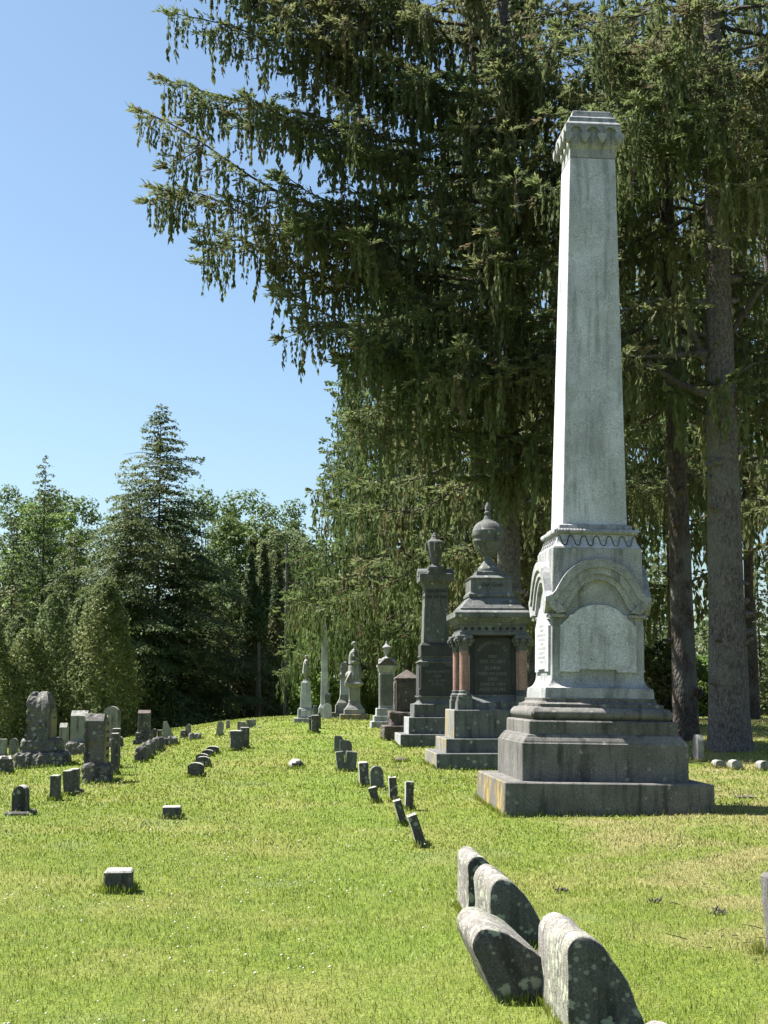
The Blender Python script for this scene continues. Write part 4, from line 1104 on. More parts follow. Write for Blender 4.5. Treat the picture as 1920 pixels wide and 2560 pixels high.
g5('headstone', 'post', 1358, 500, 1398, 600, 0.1, 'footstone', 'small dark tablet left of the broken white stone')
g5('headstone', 'broken', 1400, 425, 1504, 582, 0.14, 'marble_clean', 'pale broken stone with a slanting edge')
g5('headstone', 'gable', 440, 450, 505, 705, 0.45, 'marble', 'pale streaked marble slab just right of the big rock-faced monument', dy=1.0)
g5('headstone', 'post', 512, 560, 528, 690, 0.3, 'marble', 'thin pale slab half hidden beside the streaked marble slab', dy=2.0)
g5('headstone', 'low_arch', 76, 572, 150, 724, 0.12, 'marble', 'small pale round-shouldered slab left of the big rock-faced monument')
g5('headstone', 'post', -20, 580, 50, 735, 0.18, 'marble', 'pale square slab at the far left edge')
# the long row of rough footstones
for i, (x0, y0, x1, y1, lb) in enumerate(((1160, 645, 1258, 788, 'nearest'), (1216, 612, 1300, 756, 'second'), (1262, 590, 1340, 724, 'third'), (1312, 572, 1372, 700, 'fourth'), (1338, 560, 1412, 690, 'fifth'), (1410, 572, 1452, 655, 'sixth'), (1446, 556, 1532, 636, 'farthest'))):
    g5('footstone', 'rock', x0, y0, x1, y1, 0.24, 'rock', f'{lb} of the rough dark footstones lined up left of the lawn', group='line of rough footstones', pitch=random.uniform(-4, 4))
g5('headstone', 'post', 1557, 502, 1604, 578, 0.14, 'footstone', 'short dark post left of the paler round-topped post near the left crest')
g5('headstone', 'low_arch', 1600, 450, 1648, 572, 0.16, 'marble', 'pale round-topped post near the left crest')
g5('headstone', 'rock', 1625, 530, 1740, 590, 0.3, 'marble', 'low broad pale stone beside the posts on the left crest')
g6('headstone', 'low_arch', 200, 108, 242, 202, 0.14, 'marble', 'pale tablet leaning right on the left crest', roll=6)
g6('headstone', 'post', 244, 108, 268, 165, 0.14, 'marble', 'narrow pale tablet behind the leaning tablet on the crest', dy=1.0)
g6('headstone', 'slope', 335, 112, 396, 166, 0.3, 'marble', 'low slanted block, left of a huddle of three on the crest')
g6('headstone', 'slope', 376, 104, 420, 160, 0.3, 'marble', 'low slanted block in the middle of a huddle of three on the crest', dy=0.8)
g6('headstone', 'block', 408, 106, 432, 152, 0.2, 'marble', 'low block at the right of a huddle of three on the crest', dy=1.2)
g6('field_stone', 'boulder', 454, 140, 482, 152, 0.3, 'rock', 'tiny dark stone in the grass on the crest', cat='stone')
# on the crest beside the monuments
def gp(name, kind, x0, y0, x1, y1, d, mat, lb, **kw): return grave(name, kind, (x0, y0), (x1, y1), d, mat, lb, **kw)
gp('headstone', 'round_front', 808, 1758, 829, 1797, 0.20, 'granite', 'round-topped grey stone at the foot of the needle obelisk', tuft=False)
gp('headstone', 'block', 783, 1764, 793, 1800, 0.25, 'blue_granite', 'small dark block right of the standing statue pedestal', tuft=False)
gp('headstone', 'low_arch', 735, 1770, 745, 1792, 0.2, 'marble', 'small pale tablet left of the statue pedestal base', tuft=False, dy=2.5)
# under the spruces on the right
g8('headstone', 'round_side', 468, 1605, 505, 1772, 0.42, 'marble', 'white round-topped tablet at the foot of the big spruce trunk')
for x0, y0, x1, y1, lb in ((578, 1762, 640, 1812, 'leftmost'), (680, 1762, 746, 1826, 'middle'), (858, 1768, 930, 1832, 'rightmost')):
    g8('footstone', 'low_arch', x0, y0, x1, y1, 0.30, 'marble_clean', f'{lb} of three low white footstones under the big spruce', group='low white footstones under the spruce', pitch=0)
g8('flush_marker', 'rock', 720, 1988, 840, 2002, 0.3, 'brownstone', 'flat brown stone set flush in the shaded grass right of the obelisk', cat='stone', tuft=False)
g8('headstone', 'block', 840, 1642, 885, 1722, 0.25, 'footstone', 'dark block just right of the big spruce trunk', dy=1.0)
g8('headstone', 'rock', 880, 1618, 960, 1724, 0.3, 'marble_clean', 'pale rough stone at the right edge beyond the big spruce', dy=4.0)
build_tufts()

# fallen twigs and dry litter under the edge of the spruces, too small to count
def litter():
    rng = np.random.default_rng(77); m = MB()
    for k in range(150):
        y = rng.uniform(7.0, 17.5); x = rng.uniform(1.9 + 0.06 * y, 0.28 * y + 0.6)
        if rng.random() < 0.5: x, y = rng.normal(2.75, 0.35), rng.normal(9.2, 0.6)
        z = gz(x, y) + rng.uniform(0.015, 0.035); a = rng.random() * 6.28; l = rng.uniform(0.04, 0.16)
        p = np.array([x, y, z]); d = np.array([math.cos(a), math.sin(a), rng.uniform(-0.15, 0.25)])
        m.tube([p, p + d * l * 0.5 + rng.normal(0, 0.008, 3), p + d * l], [0.004, 0.003, 0.002], 3, False)
    for cx, cy_ in ((2.05, 11.2), (1.42, 11.9), (2.4, 10.6)):
        for k in range(16):
            p = np.array([cx, cy_, gz(cx, cy_) + 0.02]) + rng.normal(0, 0.035, 3) * np.array([1, 1, 0.3]); d = rng.normal(0, 0.03, 3)
            m.tube([p, p + d], [0.008, 0.004], 4)
    tag(m.build('fallen_twigs', M['twig']), 'dry twigs and litter lying in the grass at the right', 'twigs', kind='stuff')
litter()

# ------------------------------------------------------------------ foliage building blocks
def spindles(P, D, L, R, rng):
    """folded, tapering needle shoots: base P, direction D, length L, radius R -> verts, tris"""
    n = len(P); D = D / np.linalg.norm(D, axis=1, keepdims=True)
    up = np.tile(np.array([0.0, 0.0, 1.0]), (n, 1)); up[np.abs(D[:, 2]) > 0.9] = (1, 0, 0)
    A = np.cross(D, up); A /= np.linalg.norm(A, axis=1, keepdims=True); B = np.cross(A, D)
    ph = rng.random(n) * 2 * PI
    S = A * np.cos(ph)[:, None] + B * np.sin(ph)[:, None]; U = np.cross(D, S)
    mid = P + D * (L * rng.uniform(0.3, 0.5, n))[:, None] + U * (R * 0.35)[:, None]
    V = np.stack([P, mid + S * (R * 1.3)[:, None], P + D * L[:, None], mid - S * (R * 1.3)[:, None]], 1)
    T = np.array([(0, 1, 2), (0, 2, 3)])
    F = (T[None] + (np.arange(n) * 4)[:, None, None]).reshape(-1, 3)
    return V.reshape(-1, 3), F

def strand(rng, n, length, rad, sl=0.11):
    """a hanging spruce branchlet: a slack cord set with drooping finger shoots"""
    t = np.sort(rng.random(n)) ** 0.9; sway = rng.normal(0, 0.06, 2)
    P = np.stack([sway[0] * t + rng.normal(0, .012, n), sway[1] * t + rng.normal(0, .012, n), -t * length], 1)
    a = rng.random(n) * 2 * PI; sp = rng.uniform(0.12, 0.42, n)
    D = np.stack([np.cos(a) * sp, np.sin(a) * sp, -np.ones(n)], 1)
    V, F = spindles(P, D, rng.uniform(0.8, 1.5, n) * sl, rng.uniform(0.75, 1.25, n) * rad, rng)
    c = np.array([(0.005, 0, 0), (-0.005, 0.002, 0), (sway[0], sway[1], -length), (sway[0] + .004, sway[1], -length)])
    F = np.concatenate([F, np.array([(0, 1, 2), (0, 2, 3)]) + len(V)]); V = np.concatenate([V, c])
    return V, F

def fan(rng, n, rad, up=0.15, k=1.0):
    """a branch-tip spray: shoots spread in a flat fan along +x"""
    t = rng.random(n) * 0.30; a = rng.normal(0, 0.55, n)
    P = np.stack([t, rng.normal(0, .02, n), rng.normal(0, .015, n)], 1)
    D = np.stack([np.cos(a), np.sin(a), rng.normal(up, 0.2, n)], 1)
    return spindles(P, D, rng.uniform(0.12, 0.22, n) * k, rng.uniform(0.8, 1.2, n) * rad, rng)

def place(templates, pos, yaw, scale, pitch=None, rng=RNG):
    """copies of random templates at pos, turned by yaw, scaled -> V, F, rnd"""
    VV, FF, RR = [], [], []; b = 0
    pos = np.asarray(pos); n = len(pos)
    if n == 0: return np.zeros((0, 3)), np.zeros((0, 3), int), np.zeros(0)
    yaw = np.asarray(yaw); scale = np.asarray(scale)
    which = rng.integers(len(templates), size=n)
    for k, (TV, TF) in enumerate(templates):
        i = np.nonzero(which == k)[0]
        if len(i) == 0: continue
        c, s = np.cos(yaw[i])[:, None], np.sin(yaw[i])[:, None]
        x, y, z = TV[:, 0][None], TV[:, 1][None], np.repeat(TV[:, 2][None], len(i), 0)
        if pitch is not None:
            cp, sp = np.cos(pitch[i])[:, None], np.sin(pitch[i])[:, None]
            x, z = x * cp - z * sp, x * sp + z * cp
        V = np.stack([x * c - y * s, x * s + y * c, z + 0 * c], 2) * scale[i][:, None, None] + pos[i][:, None, :]
        m = TV.shape[0]
        VV.append(V.reshape(-1, 3)); FF.append((TF[None] + (b + np.arange(len(i)) * m)[:, None, None]).reshape(-1, 3))
        tone = np.clip(rng.normal(0.5, 0.25, (len(i), 1)) + rng.normal(0, 0.14, (len(i), m)), 0, 1)
        tone[rng.random(len(i)) < 0.07] = 1.2
        RR.append(tone.ravel()); b += len(i) * m
    return np.concatenate(VV), np.concatenate(FF), np.concatenate(RR)

def join(parts):
    V, F, R = [], [], []; b = 0
    for v, f, r in parts:
        if len(v) == 0: continue
        V.append(v); F.append(f + b); R.append(r); b += len(v)
    return np.concatenate(V), np.concatenate(F), np.concatenate(R)

_r = np.random.default_rng(5)
STRAND_NEAR = [strand(_r, 20, 0.72, 0.0215, 0.108) for _ in range(8)]
STRAND_MID = [strand(_r, 11, 0.88, 0.031, 0.18) for _ in range(6)]
STRAND_FAR = [strand(_r, 10, 1.1, 0.029, 0.26) for _ in range(6)]
FAN_NEAR = [fan(_r, 16, 0.0155, 0.1, 0.75) for _ in range(8)]
FAN_MID = [fan(_r, 8, 0.030) for _ in range(5)]
FAN_FAR = [fan(_r, 6, 0.038) for _ in range(5)]

def trunk_mesh(h, r0, r1, seed, lean=(0, 0), n=20, flare=1.35, knots=0):
    rng = np.random.default_rng(seed); R = []
    zs = np.concatenate([np.array([-0.4, 0.0, 0.12, 0.3, 0.6, 1.0]), np.linspace(1.5, h, max(8, int(h * 1.6)))])
    for z in zs:
        t = max(z, 0) / h; r = r0 + (r1 - r0) * t ** 0.9
        fl = 1 + (flare - 1) * math.exp(-max(z, 0) / 0.35)
        ring = []
        for i in range(n):
            a = 2 * PI * i / n
            lob = 1 + (fl - 1) * (0.7 + 0.6 * math.cos(4 * a + seed)) + 0.05 * mnoise.noise(Vector((math.cos(a) * 1.5, math.sin(a) * 1.5, z * 0.8 + seed * 7))) + 0.035 * mnoise.noise(Vector((math.cos(a) * 5, math.sin(a) * 5, z * 2.5 + seed)))
            ring.append((r * lob * math.cos(a) + lean[0] * t * h, r * lob * math.sin(a) + lean[1] * t * h, z))
        R.append(ring)
    m = MB().rings(R)
    for _ in range(knots):
        z = rng.uniform(1.0, h * 0.55); a = rng.uniform(PI * 0.9, PI * 2.1); t = z / h; r = r0 + (r1 - r0) * t ** 0.9
        c, s = math.cos(a), math.sin(a); l = rng.uniform(0.05, 0.22); b = Vector((c * r * 0.9 + lean[0] * z, s * r * 0.9 + lean[1] * z, z)); d = Vector((c, s, rng.uniform(-0.3, 0.5)))
        rr = rng.uniform(0.04, 0.085)
        m.tube([b, b + d * (0.08 + l * 0.4), b + d * (0.1 + l)], [rr * 1.5, rr, rr * 0.55], 7)
    return m

def keep_mask(P, rng, margin=260, outside=0.12):
    x, y = to_px(P)
    ins = (x > -margin) & (x < 1920 + margin) & (y > -margin) & (y < 2560)
    return ins | (rng.random(len(P)) < outside)

def spruce(base, H, r0, hmin, hfull, Lmax, seed, label, lod='near', mat='spruce', bark_='bark', nb=60, limbs=(), lean=(0, 0), lmin_f=0.75, dens=1.0, strands=(0.55, 1.35), group='old spruces along the right', name='spruce_tree', knots=0, dead=(), azr=None, droop=0.30):
    """old spruce: trunk, limbs that sag and lift at the tip, curtains of hanging branchlets"""
    rng = np.random.default_rng(seed)
    root = empty(name, base, 0.0); tag(root, label, 'tree', group)
    trunk_mesh(H, r0, 0.05, seed, lean, knots=knots).build('trunk', M[bark_], root, True)
    wood = MB(); SP, SY, SS, FP, FY, FS, FPi = [], [], [], [], [], [], []
    B = np.array(base)
    def tr(z): return np.array([lean[0] * z, lean[1] * z, z])
    pts_of = []
    def add_branch(p0, p3, sag, rad, side_len, den, tmin=0.36, wk=1.0):
        """p0, p3 local points; sag = drop of the middle"""
        L = np.linalg.norm(p3 - p0); d = p3 - p0; hd = np.array([d[0], d[1], 0]); hl = np.linalg.norm(hd); hd = hd / max(hl, 1e-6)
        N = max(6, int(L * 2)); ts = np.linspace(0, 1, N + 1)
        wob = rng.normal(0, 0.045 * L, 3) * np.array([1, 1, 0.5]) * wk; wo2 = rng.normal(0, 0.022 * L, 3) * (0.4 + 0.6 * wk); wo3 = rng.normal(0, 0.010 * L, 3)
        def pt(t): return p0 + d * t + np.array([0, 0, -sag]) * (4 * t * (1 - t)) * (1.15 - 0.5 * t) + wob * math.sin(PI * t) + wo2 * math.sin(PI * 2.6 * t) + wo3 * math.sin(PI * 6.3 * t)
        pts_of.append(pt)
        pts = [pt(t) for t in ts]
        wood.tube(pts, [max(rad * (1 - 0.85 * t), 0.008) for t in ts], 6 if rad > 0.035 else 4, False)
        sd = np.array([-hd[1], hd[0], 0])
        nlat = max(4, int(L * 3.9 * den * (1.08 - 0.8 * tmin)))
        for i in range(nlat):
            t = tmin + (1 - tmin) * (i + rng.random()) / nlat
            p = pt(t); sg = 1 if i % 2 else -1
            ll = side_len * (1.05 - 0.62 * t) * rng.uniform(0.55, 1.2)
            dirn = sd * sg * rng.uniform(0.6, 1.0) + hd * rng.uniform(0.35, 0.9); dirn /= np.linalg.norm(dirn)
            q = p + dirn * ll + np.array([0, 0, -ll * rng.uniform(0.05, 0.38)])
            if lod != 'far' or i % 2: wood.tube([p, (p + q) / 2 + np.array([0, 0, 0.04 * ll]), q], [max(rad * 0.22, 0.009), 0.008, 0.005], 3, False)
            ns = max(2, int(ll * 7.5 * den))
            for j in range(ns):
                s = (j + rng.random()) / ns
                r = p + (q - p) * s + np.array([0, 0, 0.04 * ll * 4 * s * (1 - s)])
                if rng.random() < 0.85:
                    SP.append(r); SY.append(rng.random() * 6.28); SS.append((strands[0] * 0.75 + (strands[1] * 1.1 - strands[0] * 0.75) * rng.random() ** 1.6) * (1.2 - 0.7 * t * rng.random()))
                if rng.random() < (0.65 if lod == 'near' else 0.5):
                    FP.append(r); FY.append(math.atan2(dirn[1], dirn[0]) + rng.normal(0, 0.5)); FS.append(rng.uniform(0.7, 1.15)); FPi.append(rng.normal(-0.35 if lod == 'near' else -0.8, 0.3))
            FP.append(q); FY.append(math.atan2(dirn[1], dirn[0])); FS.append(1.05); FPi.append(rng.normal(-0.1, 0.2))
        for t in np.linspace(tmin * 0.8, 1.0, max(5, int(L * (8 if lod == 'near' else 4.5) * den))):
            p = pt(t)
            if rng.random() < 0.8: SP.append(p); SY.append(rng.random() * 6.28); SS.append(rng.uniform(*strands))
            FP.append(p + rng.normal(0, .03, 3)); FY.append(math.atan2(hd[1], hd[0]) + rng.normal(0, 0.9)); FS.append(rng.uniform(0.8, 1.2)); FPi.append(rng.normal(0.05, 0.25))
        for _ in range(4): FP.append(pt(1.0)); FY.append(math.atan2(hd[1], hd[0]) + rng.normal(0, 0.4)); FS.append(rng.uniform(0.9, 1.3)); FPi.append(rng.normal(0.15, 0.2))
    for i in range(nb):
        f = (i + rng.random() * 0.8) / nb
        z = hmin + (hfull - hmin) * f
        az = i * 2.39996 + rng.normal(0, 0.25)
        if azr is not None and not azr(az % (2 * PI)): continue
        rel = (z - hmin) / max(H - hmin, 1)
        L = Lmax * (1 - rel) ** 0.8 * rng.uniform(lmin_f, 1.05)
        p0 = tr(z); p3 = p0 + np.array([math.cos(az) * L, math.sin(az) * L, -L * rng.uniform(droop * 0.4, droop * 1.4)])
        add_branch(p0, p3, L * rng.uniform(0.03, 0.10), 0.018 + L * 0.0105, L * 0.30 + 0.35, dens)
    nt = max(10, int((H - hfull) * 2.6))       # the rest of the crown above the picture, thinner
    for i in range(nt):
        z = hfull + (H - hfull) * (i + 0.5) / nt; az = i * 2.39996
        L = max(0.35, Lmax * (1 - (z - hmin) / max(H - hmin, 1)) ** 0.8 * 0.9); p0 = tr(z)
        add_branch(p0, p0 + np.array([math.cos(az) * L, math.sin(az) * L, -L * 0.15]), L * 0.05, 0.02 + L * 0.008, L * 0.3 + 0.2, dens * 0.55)
    for li, (tip, z0, sag, side) in enumerate(limbs):
        rng = np.random.default_rng(seed * 1000 + li)
        p0 = tr(z0); end = np.array(tip) - B; add_branch(p0, end, sag * rng.uniform(0.5, 1.1), 0.072, side * 0.62, dens * 1.05, 0.3, 0.35)
        main = pts_of[-1]; Lm = np.linalg.norm(end - p0); hd = (end - p0) * np.array([1, 1, 0]); hd /= np.linalg.norm(hd); sd = np.array([-hd[1], hd[0], 0])
        for q in range(int(Lm * 0.85)):
            t = rng.uniform(0.3, 0.93); q0 = main(t); l2 = rng.uniform(0.8, 2.3) * (1.15 - 0.6 * t); sg = 1 if q % 2 else -1
            d2 = hd * rng.uniform(0.55, 1.0) + sd * sg * rng.uniform(0.15, 0.7) + np.array([0, 0, rng.uniform(-0.45, 0.30)])
            add_branch(q0, q0 + d2 / np.linalg.norm(d2) * l2, l2 * rng.uniform(-0.05, 0.12), 0.026, side * 0.36, dens * 0.95, 0.18)
    for pts, r_ in dead:
        wood.tube([np.array(q) - B for q in pts], [r_ * (1 - 0.8 * k / (len(pts) - 1)) for k in range(len(pts))], 7)
    ST, FT = {'near': (STRAND_NEAR, FAN_NEAR), 'mid': (STRAND_MID, FAN_MID), 'far': (STRAND_FAR, FAN_FAR)}[lod]
    SP, SY, SS = np.array(SP), np.array(SY), np.array(SS); FP, FY, FS, FPi = np.array(FP), np.array(FY), np.array(FS), np.array(FPi)
    k = keep_mask(SP + B, rng); SP, SY, SS = SP[k], SY[k], SS[k]
    k = keep_mask(FP + B, rng); FP, FY, FS, FPi = FP[k], FY[k], FS[k], FPi[k]
    V, F, R = join([place(ST, SP, SY, SS, None, rng), place(FT, FP, FY, FS, FPi, rng)])
    wo = wood.build('limbs', M['twig'], root)
    o = link('crown', np_mesh('crown', V, F, {'rnd': R}), M[mat], root)
    wo['kind'] = 'stuff'
    return root, len(F)

TRI = {}
def px_base(px, Y): 
    x = (px - 960) / FPX * (Y * math.cos(PITCH) - 0.2); return (x, Y, gz(x, Y) - 0.05)
def VP_(px, py, Y): return tuple(at_depth(px, py, Y))
v2s = 1.15732

# the spruce just behind the obelisk, whose long limbs reach out over the sky on the left
bA = px_base(1277, 35.2)
limbsA = [(VP_(375, 312, 34.0), 13.7, 1.3, 1.9), (VP_(395, 478, 35.5), 12.4, 0.5, 1.5), (VP_(500, 592, 36.0), 11.3, 0.35, 1.2), (VP_(400, 180, 35.0), 15.4, 0.8, 1.9),
          (VP_(455, 20, 34.5), 17.2, 0.9, 2.0), (VP_(520, -60, 36.0), 18.4, 0.9, 1.9), (VP_(700, 735, 34.5), 9.9, 0.6, 1.3),
          (VP_(640, 250, 33.8), 14.9, 0.8, 1.6), (VP_(720, 440, 33.5), 13.1, 0.8, 1.7), (VP_(760, 790, 35.5), 9.7, 0.5, 1.4), (VP_(850, 250, 33.2), 14.4, 0.7, 1.6),
          (VP_(880, 590, 33.3), 11.6, 0.6, 1.6), (VP_(860, 40, 33.5), 16.5, 0.7, 1.7), (VP_(960, 860, 33.6), 9.0, 0.4, 1.3), (VP_(1050, 1010, 33.4), 7.6, 0.3, 1.2), (VP_(1080, 430, 33.0), 12.5, 0.5, 1.6), (VP_(1180, 720, 33.0), 10.2, 0.5, 1.5),
          (VP_(1250, 180, 33.0), 14.8, 0.5, 1.6), (VP_(1330, 480, 32.8), 12.3, 0.4, 1.5), (VP_(1370, 850, 33.0), 8.9, 0.4, 1.4), (VP_(1420, 300, 33.5), 14.0, 0.5, 1.5), (VP_(1330, 1080, 33.0), 7.2, 0.3, 1.1), (VP_(1400, 80, 33.0), 16.1, 0.5, 1.6),
          (VP_(480, -170, 35.0), 19.0, 0.9, 1.9), (VP_(660, -90, 34.5), 18.2, 0.8, 1.8), (VP_(820, -130, 34.0), 18.4, 0.8, 1.8), (VP_(1000, -60, 33.5), 17.6, 0.6, 1.7), (VP_(1150, -120, 33.5), 18.2, 0.5, 1.6),
          (VP_(1310, 760, 32.6), 9.9, 0.3, 1.2), (VP_(1250, 480, 32.6), 12.6, 0.3, 1.3), (VP_(1285, 190, 32.8), 15.2, 0.3, 1.3), (VP_(1262, 1090, 33.0), 7.6, 0.25, 1.0), (VP_(1235, 1190, 33.4), 6.8, 0.2, 0.9), (VP_(1300, 1180, 33.2), 6.6, 0.2, 0.9), (VP_(1270, 860, 32.8), 9.2, 0.3, 1.2),
          (VP_(1260, 330, 32.4), 13.6, 0.3, 1.4), (VP_(1240, 620, 32.4), 11.2, 0.3, 1.4), (VP_(1290, 60, 32.6), 16.2, 0.3, 1.4), (VP_(1150, 880, 32.8), 9.2, 0.3, 1.3), (VP_(1230, 960, 32.5), 8.4, 0.3, 1.2), (VP_(760, 60, 34.5), 16.6, 0.6, 1.7), (VP_(980, 140, 33.3), 15.4, 0.5, 1.6), (VP_(760, 560, 34.0), 12.0, 0.5, 1.5), (VP_(1000, 700, 33.2), 10.6, 0.5, 1.5)]
_, TRI['a'] = spruce(bA, 28, 0.34, 7.2, 20.5, 4.8, 21, 'spruce with a reddish trunk behind the round urn, its long limbs hanging over the sky', 'near', nb=46, limbs=limbsA, dens=0.86, knots=10, strands=(0.6, 1.45), azr=lambda a: not (0.5 < a < 2.6))
# the big bare-trunked spruce at the right
p1 = hit(1836, 1879); b1 = (p1.x, p1.y + 0.4, p1.z - 0.12)
deadT = [([(b1[0] - 0.3, b1[1], 8.9), (b1[0] - 0.8, b1[1] - 0.1, 10.15), (b1[0] - 1.3, b1[1] - 0.2, 10.35), (b1[0] - 2.4, b1[1] - 0.3, 9.95)], 0.085),
         ([(b1[0] - 0.3, b1[1] - 0.2, 8.15), (b1[0] - 1.0, b1[1] - 0.5, 8.3), (b1[0] - 1.7, b1[1] - 0.6, 8.75), (b1[0] - 2.3, b1[1] - 0.6, 8.6)], 0.11),
         ([(b1[0] - 0.3, b1[1] - 0.1, 9.1), (b1[0] - 1.2, b1[1] - 0.3, 9.0), (b1[0] - 1.9, b1[1] - 0.4, 8.95)], 0.10),
         ([(b1[0] + 0.3, b1[1], 9.6), (b1[0] + 0.9, b1[1] - 0.2, 10.5), (b1[0] + 1.6, b1[1] - 0.3, 11.3)], 0.08),
         ([(b1[0] + 0.3, b1[1], 8.6), (b1[0] + 0.8, b1[1], 8.9), (b1[0] + 1.8, b1[1] - 0.2, 9.0)], 0.05)]
limbs1 = [(VP_(1420, 60, 27.5), 15.6, 0.3, 1.4), (VP_(1560, 330, 28.0), 13.6, 0.2, 1.3), (VP_(1640, 150, 27.0), 14.6, 0.3, 1.4), (VP_(1760, 280, 27.0), 13.8, 0.2, 1.4), (VP_(1900, 200, 28.0), 14.2, 0.2, 1.4), (VP_(1520, 120, 29.5), 15.0, 0.3, 1.5), (VP_(1880, 420, 28.5), 13.0, 0.2, 1.2), (VP_(1700, 20, 27.5), 15.6, 0.3, 1.5), (VP_(1980, 330, 29.0), 13.2, 0.2, 1.3)]
_, TRI['t1'] = spruce(b1, 27, 0.46, 12.2, 19.5, 5.0, 22, 'big bare-trunked spruce at the right with a thick pale grey trunk', 'near', nb=34, limbs=limbs1, lean=(0.004, 0), knots=26, dead=deadT, dens=0.68)
p2_ = hit(1726, 1853); b2 = (p2_.x, p2_.y + 0.4, p2_.z - 0.1)
_, TRI['t2'] = spruce(b2, 25, 0.315, 8.2, 19, 4.6, 23, 'slimmer dark spruce trunk just left of the big one', 'mid', nb=58, lean=(-0.012, 0), knots=14, bark_='bark_dark', dens=0.85)
SPEC = [  # px, depth, height, radius, lowest branch, full-density top, limb length, seed, branches, label
    (1240, 46, 26, 0.28, 5.0, 25, 5.6, 31, 84, 'spruce hidden behind the reddish trunk, its curtains showing to the left'),
    (1330, 47, 25, 0.26, 5.6, 25, 4.8, 32, 64, 'spruce whose trunk shows between the urn monument and the obelisk'),
    (1193, 58, 26, 0.26, 4.6, 26, 5.2, 33, 66, 'spruce behind the slender pillar'),
    (1020, 62, 25, 0.27, 4.4, 25, 5.6, 34, 84, 'spruce behind the brown tomb with drooping curtains'),
    (978, 70, 26, 0.27, 4.2, 26, 5.8, 35, 84, 'spruce behind the small lidded urn, leftmost tall one of the row'),
    (1100, 76, 24, 0.25, 3.6, 24, 5.2, 36, 56, 'far spruce seen between the slender pillar and the brown tomb'),
    (1560, 52, 26, 0.30, 8.0, 26, 5.2, 37, 60, 'spruce hidden behind the obelisk shaft, farther back'),
    (1960, 44, 26, 0.30, 5.4, 24, 5.2, 38, 56, 'spruce at the right edge behind the big trunk'),
    (1800, 66, 24, 0.26, 10.0, 24, 5.0, 39, 50, 'far spruce showing to the right of the slim dark trunk'),
    (1690, 58, 24, 0.26, 10.0, 24, 5.0, 41, 62, 'far spruce filling the gap between obelisk shaft and slim trunk'),
    (1885, 57, 24, 0.26, 10.5, 24, 5.0, 42, 56, 'far spruce right of the big trunk'),
    (880, 80, 19, 0.22, 3.0, 19, 4.6, 40, 60, 'far spruce above the seated figure'),
]
for px, Y, H, r0, hm, hf, L, sd, nb, lb in SPEC:
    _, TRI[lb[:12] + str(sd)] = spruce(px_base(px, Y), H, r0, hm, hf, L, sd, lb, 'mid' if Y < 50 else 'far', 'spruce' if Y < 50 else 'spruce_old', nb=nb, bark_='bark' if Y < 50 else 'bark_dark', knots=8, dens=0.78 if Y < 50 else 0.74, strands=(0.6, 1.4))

# ------------------------------------------------------------------ trees of the left background
def leaf_quads(P, N, size, rng, aspect=0.6):
    """flat leaf sprays at P facing N -> V, F, rnd"""
    n = len(P); N = N / np.maximum(np.linalg.norm(N, axis=1, keepdims=True), 1e-6)
    T = np.cross(N, rng.normal(0, 1, (n, 3))); T /= np.maximum(np.linalg.norm(T, axis=1, keepdims=True), 1e-6); Bt = np.cross(N, T)
    s = size[:, None]
    bend = N * (rng.normal(0, 0.25, n)[:, None]) * s
    V = np.stack([P - T * s * 0.5, P + Bt * s * aspect * 0.5 + bend, P + T * s * 0.5, P - Bt * s * aspect * 0.5 + bend], 1).reshape(-1, 3)
    i = np.arange(n) * 4
    F = np.concatenate([np.stack([i, i + 1, i + 3], 1), np.stack([i + 1, i + 2, i + 3], 1)])
    R = np.repeat(np.clip(rng.normal(0.5, 0.28, n), 0, 1), 4)
    return V, F, R

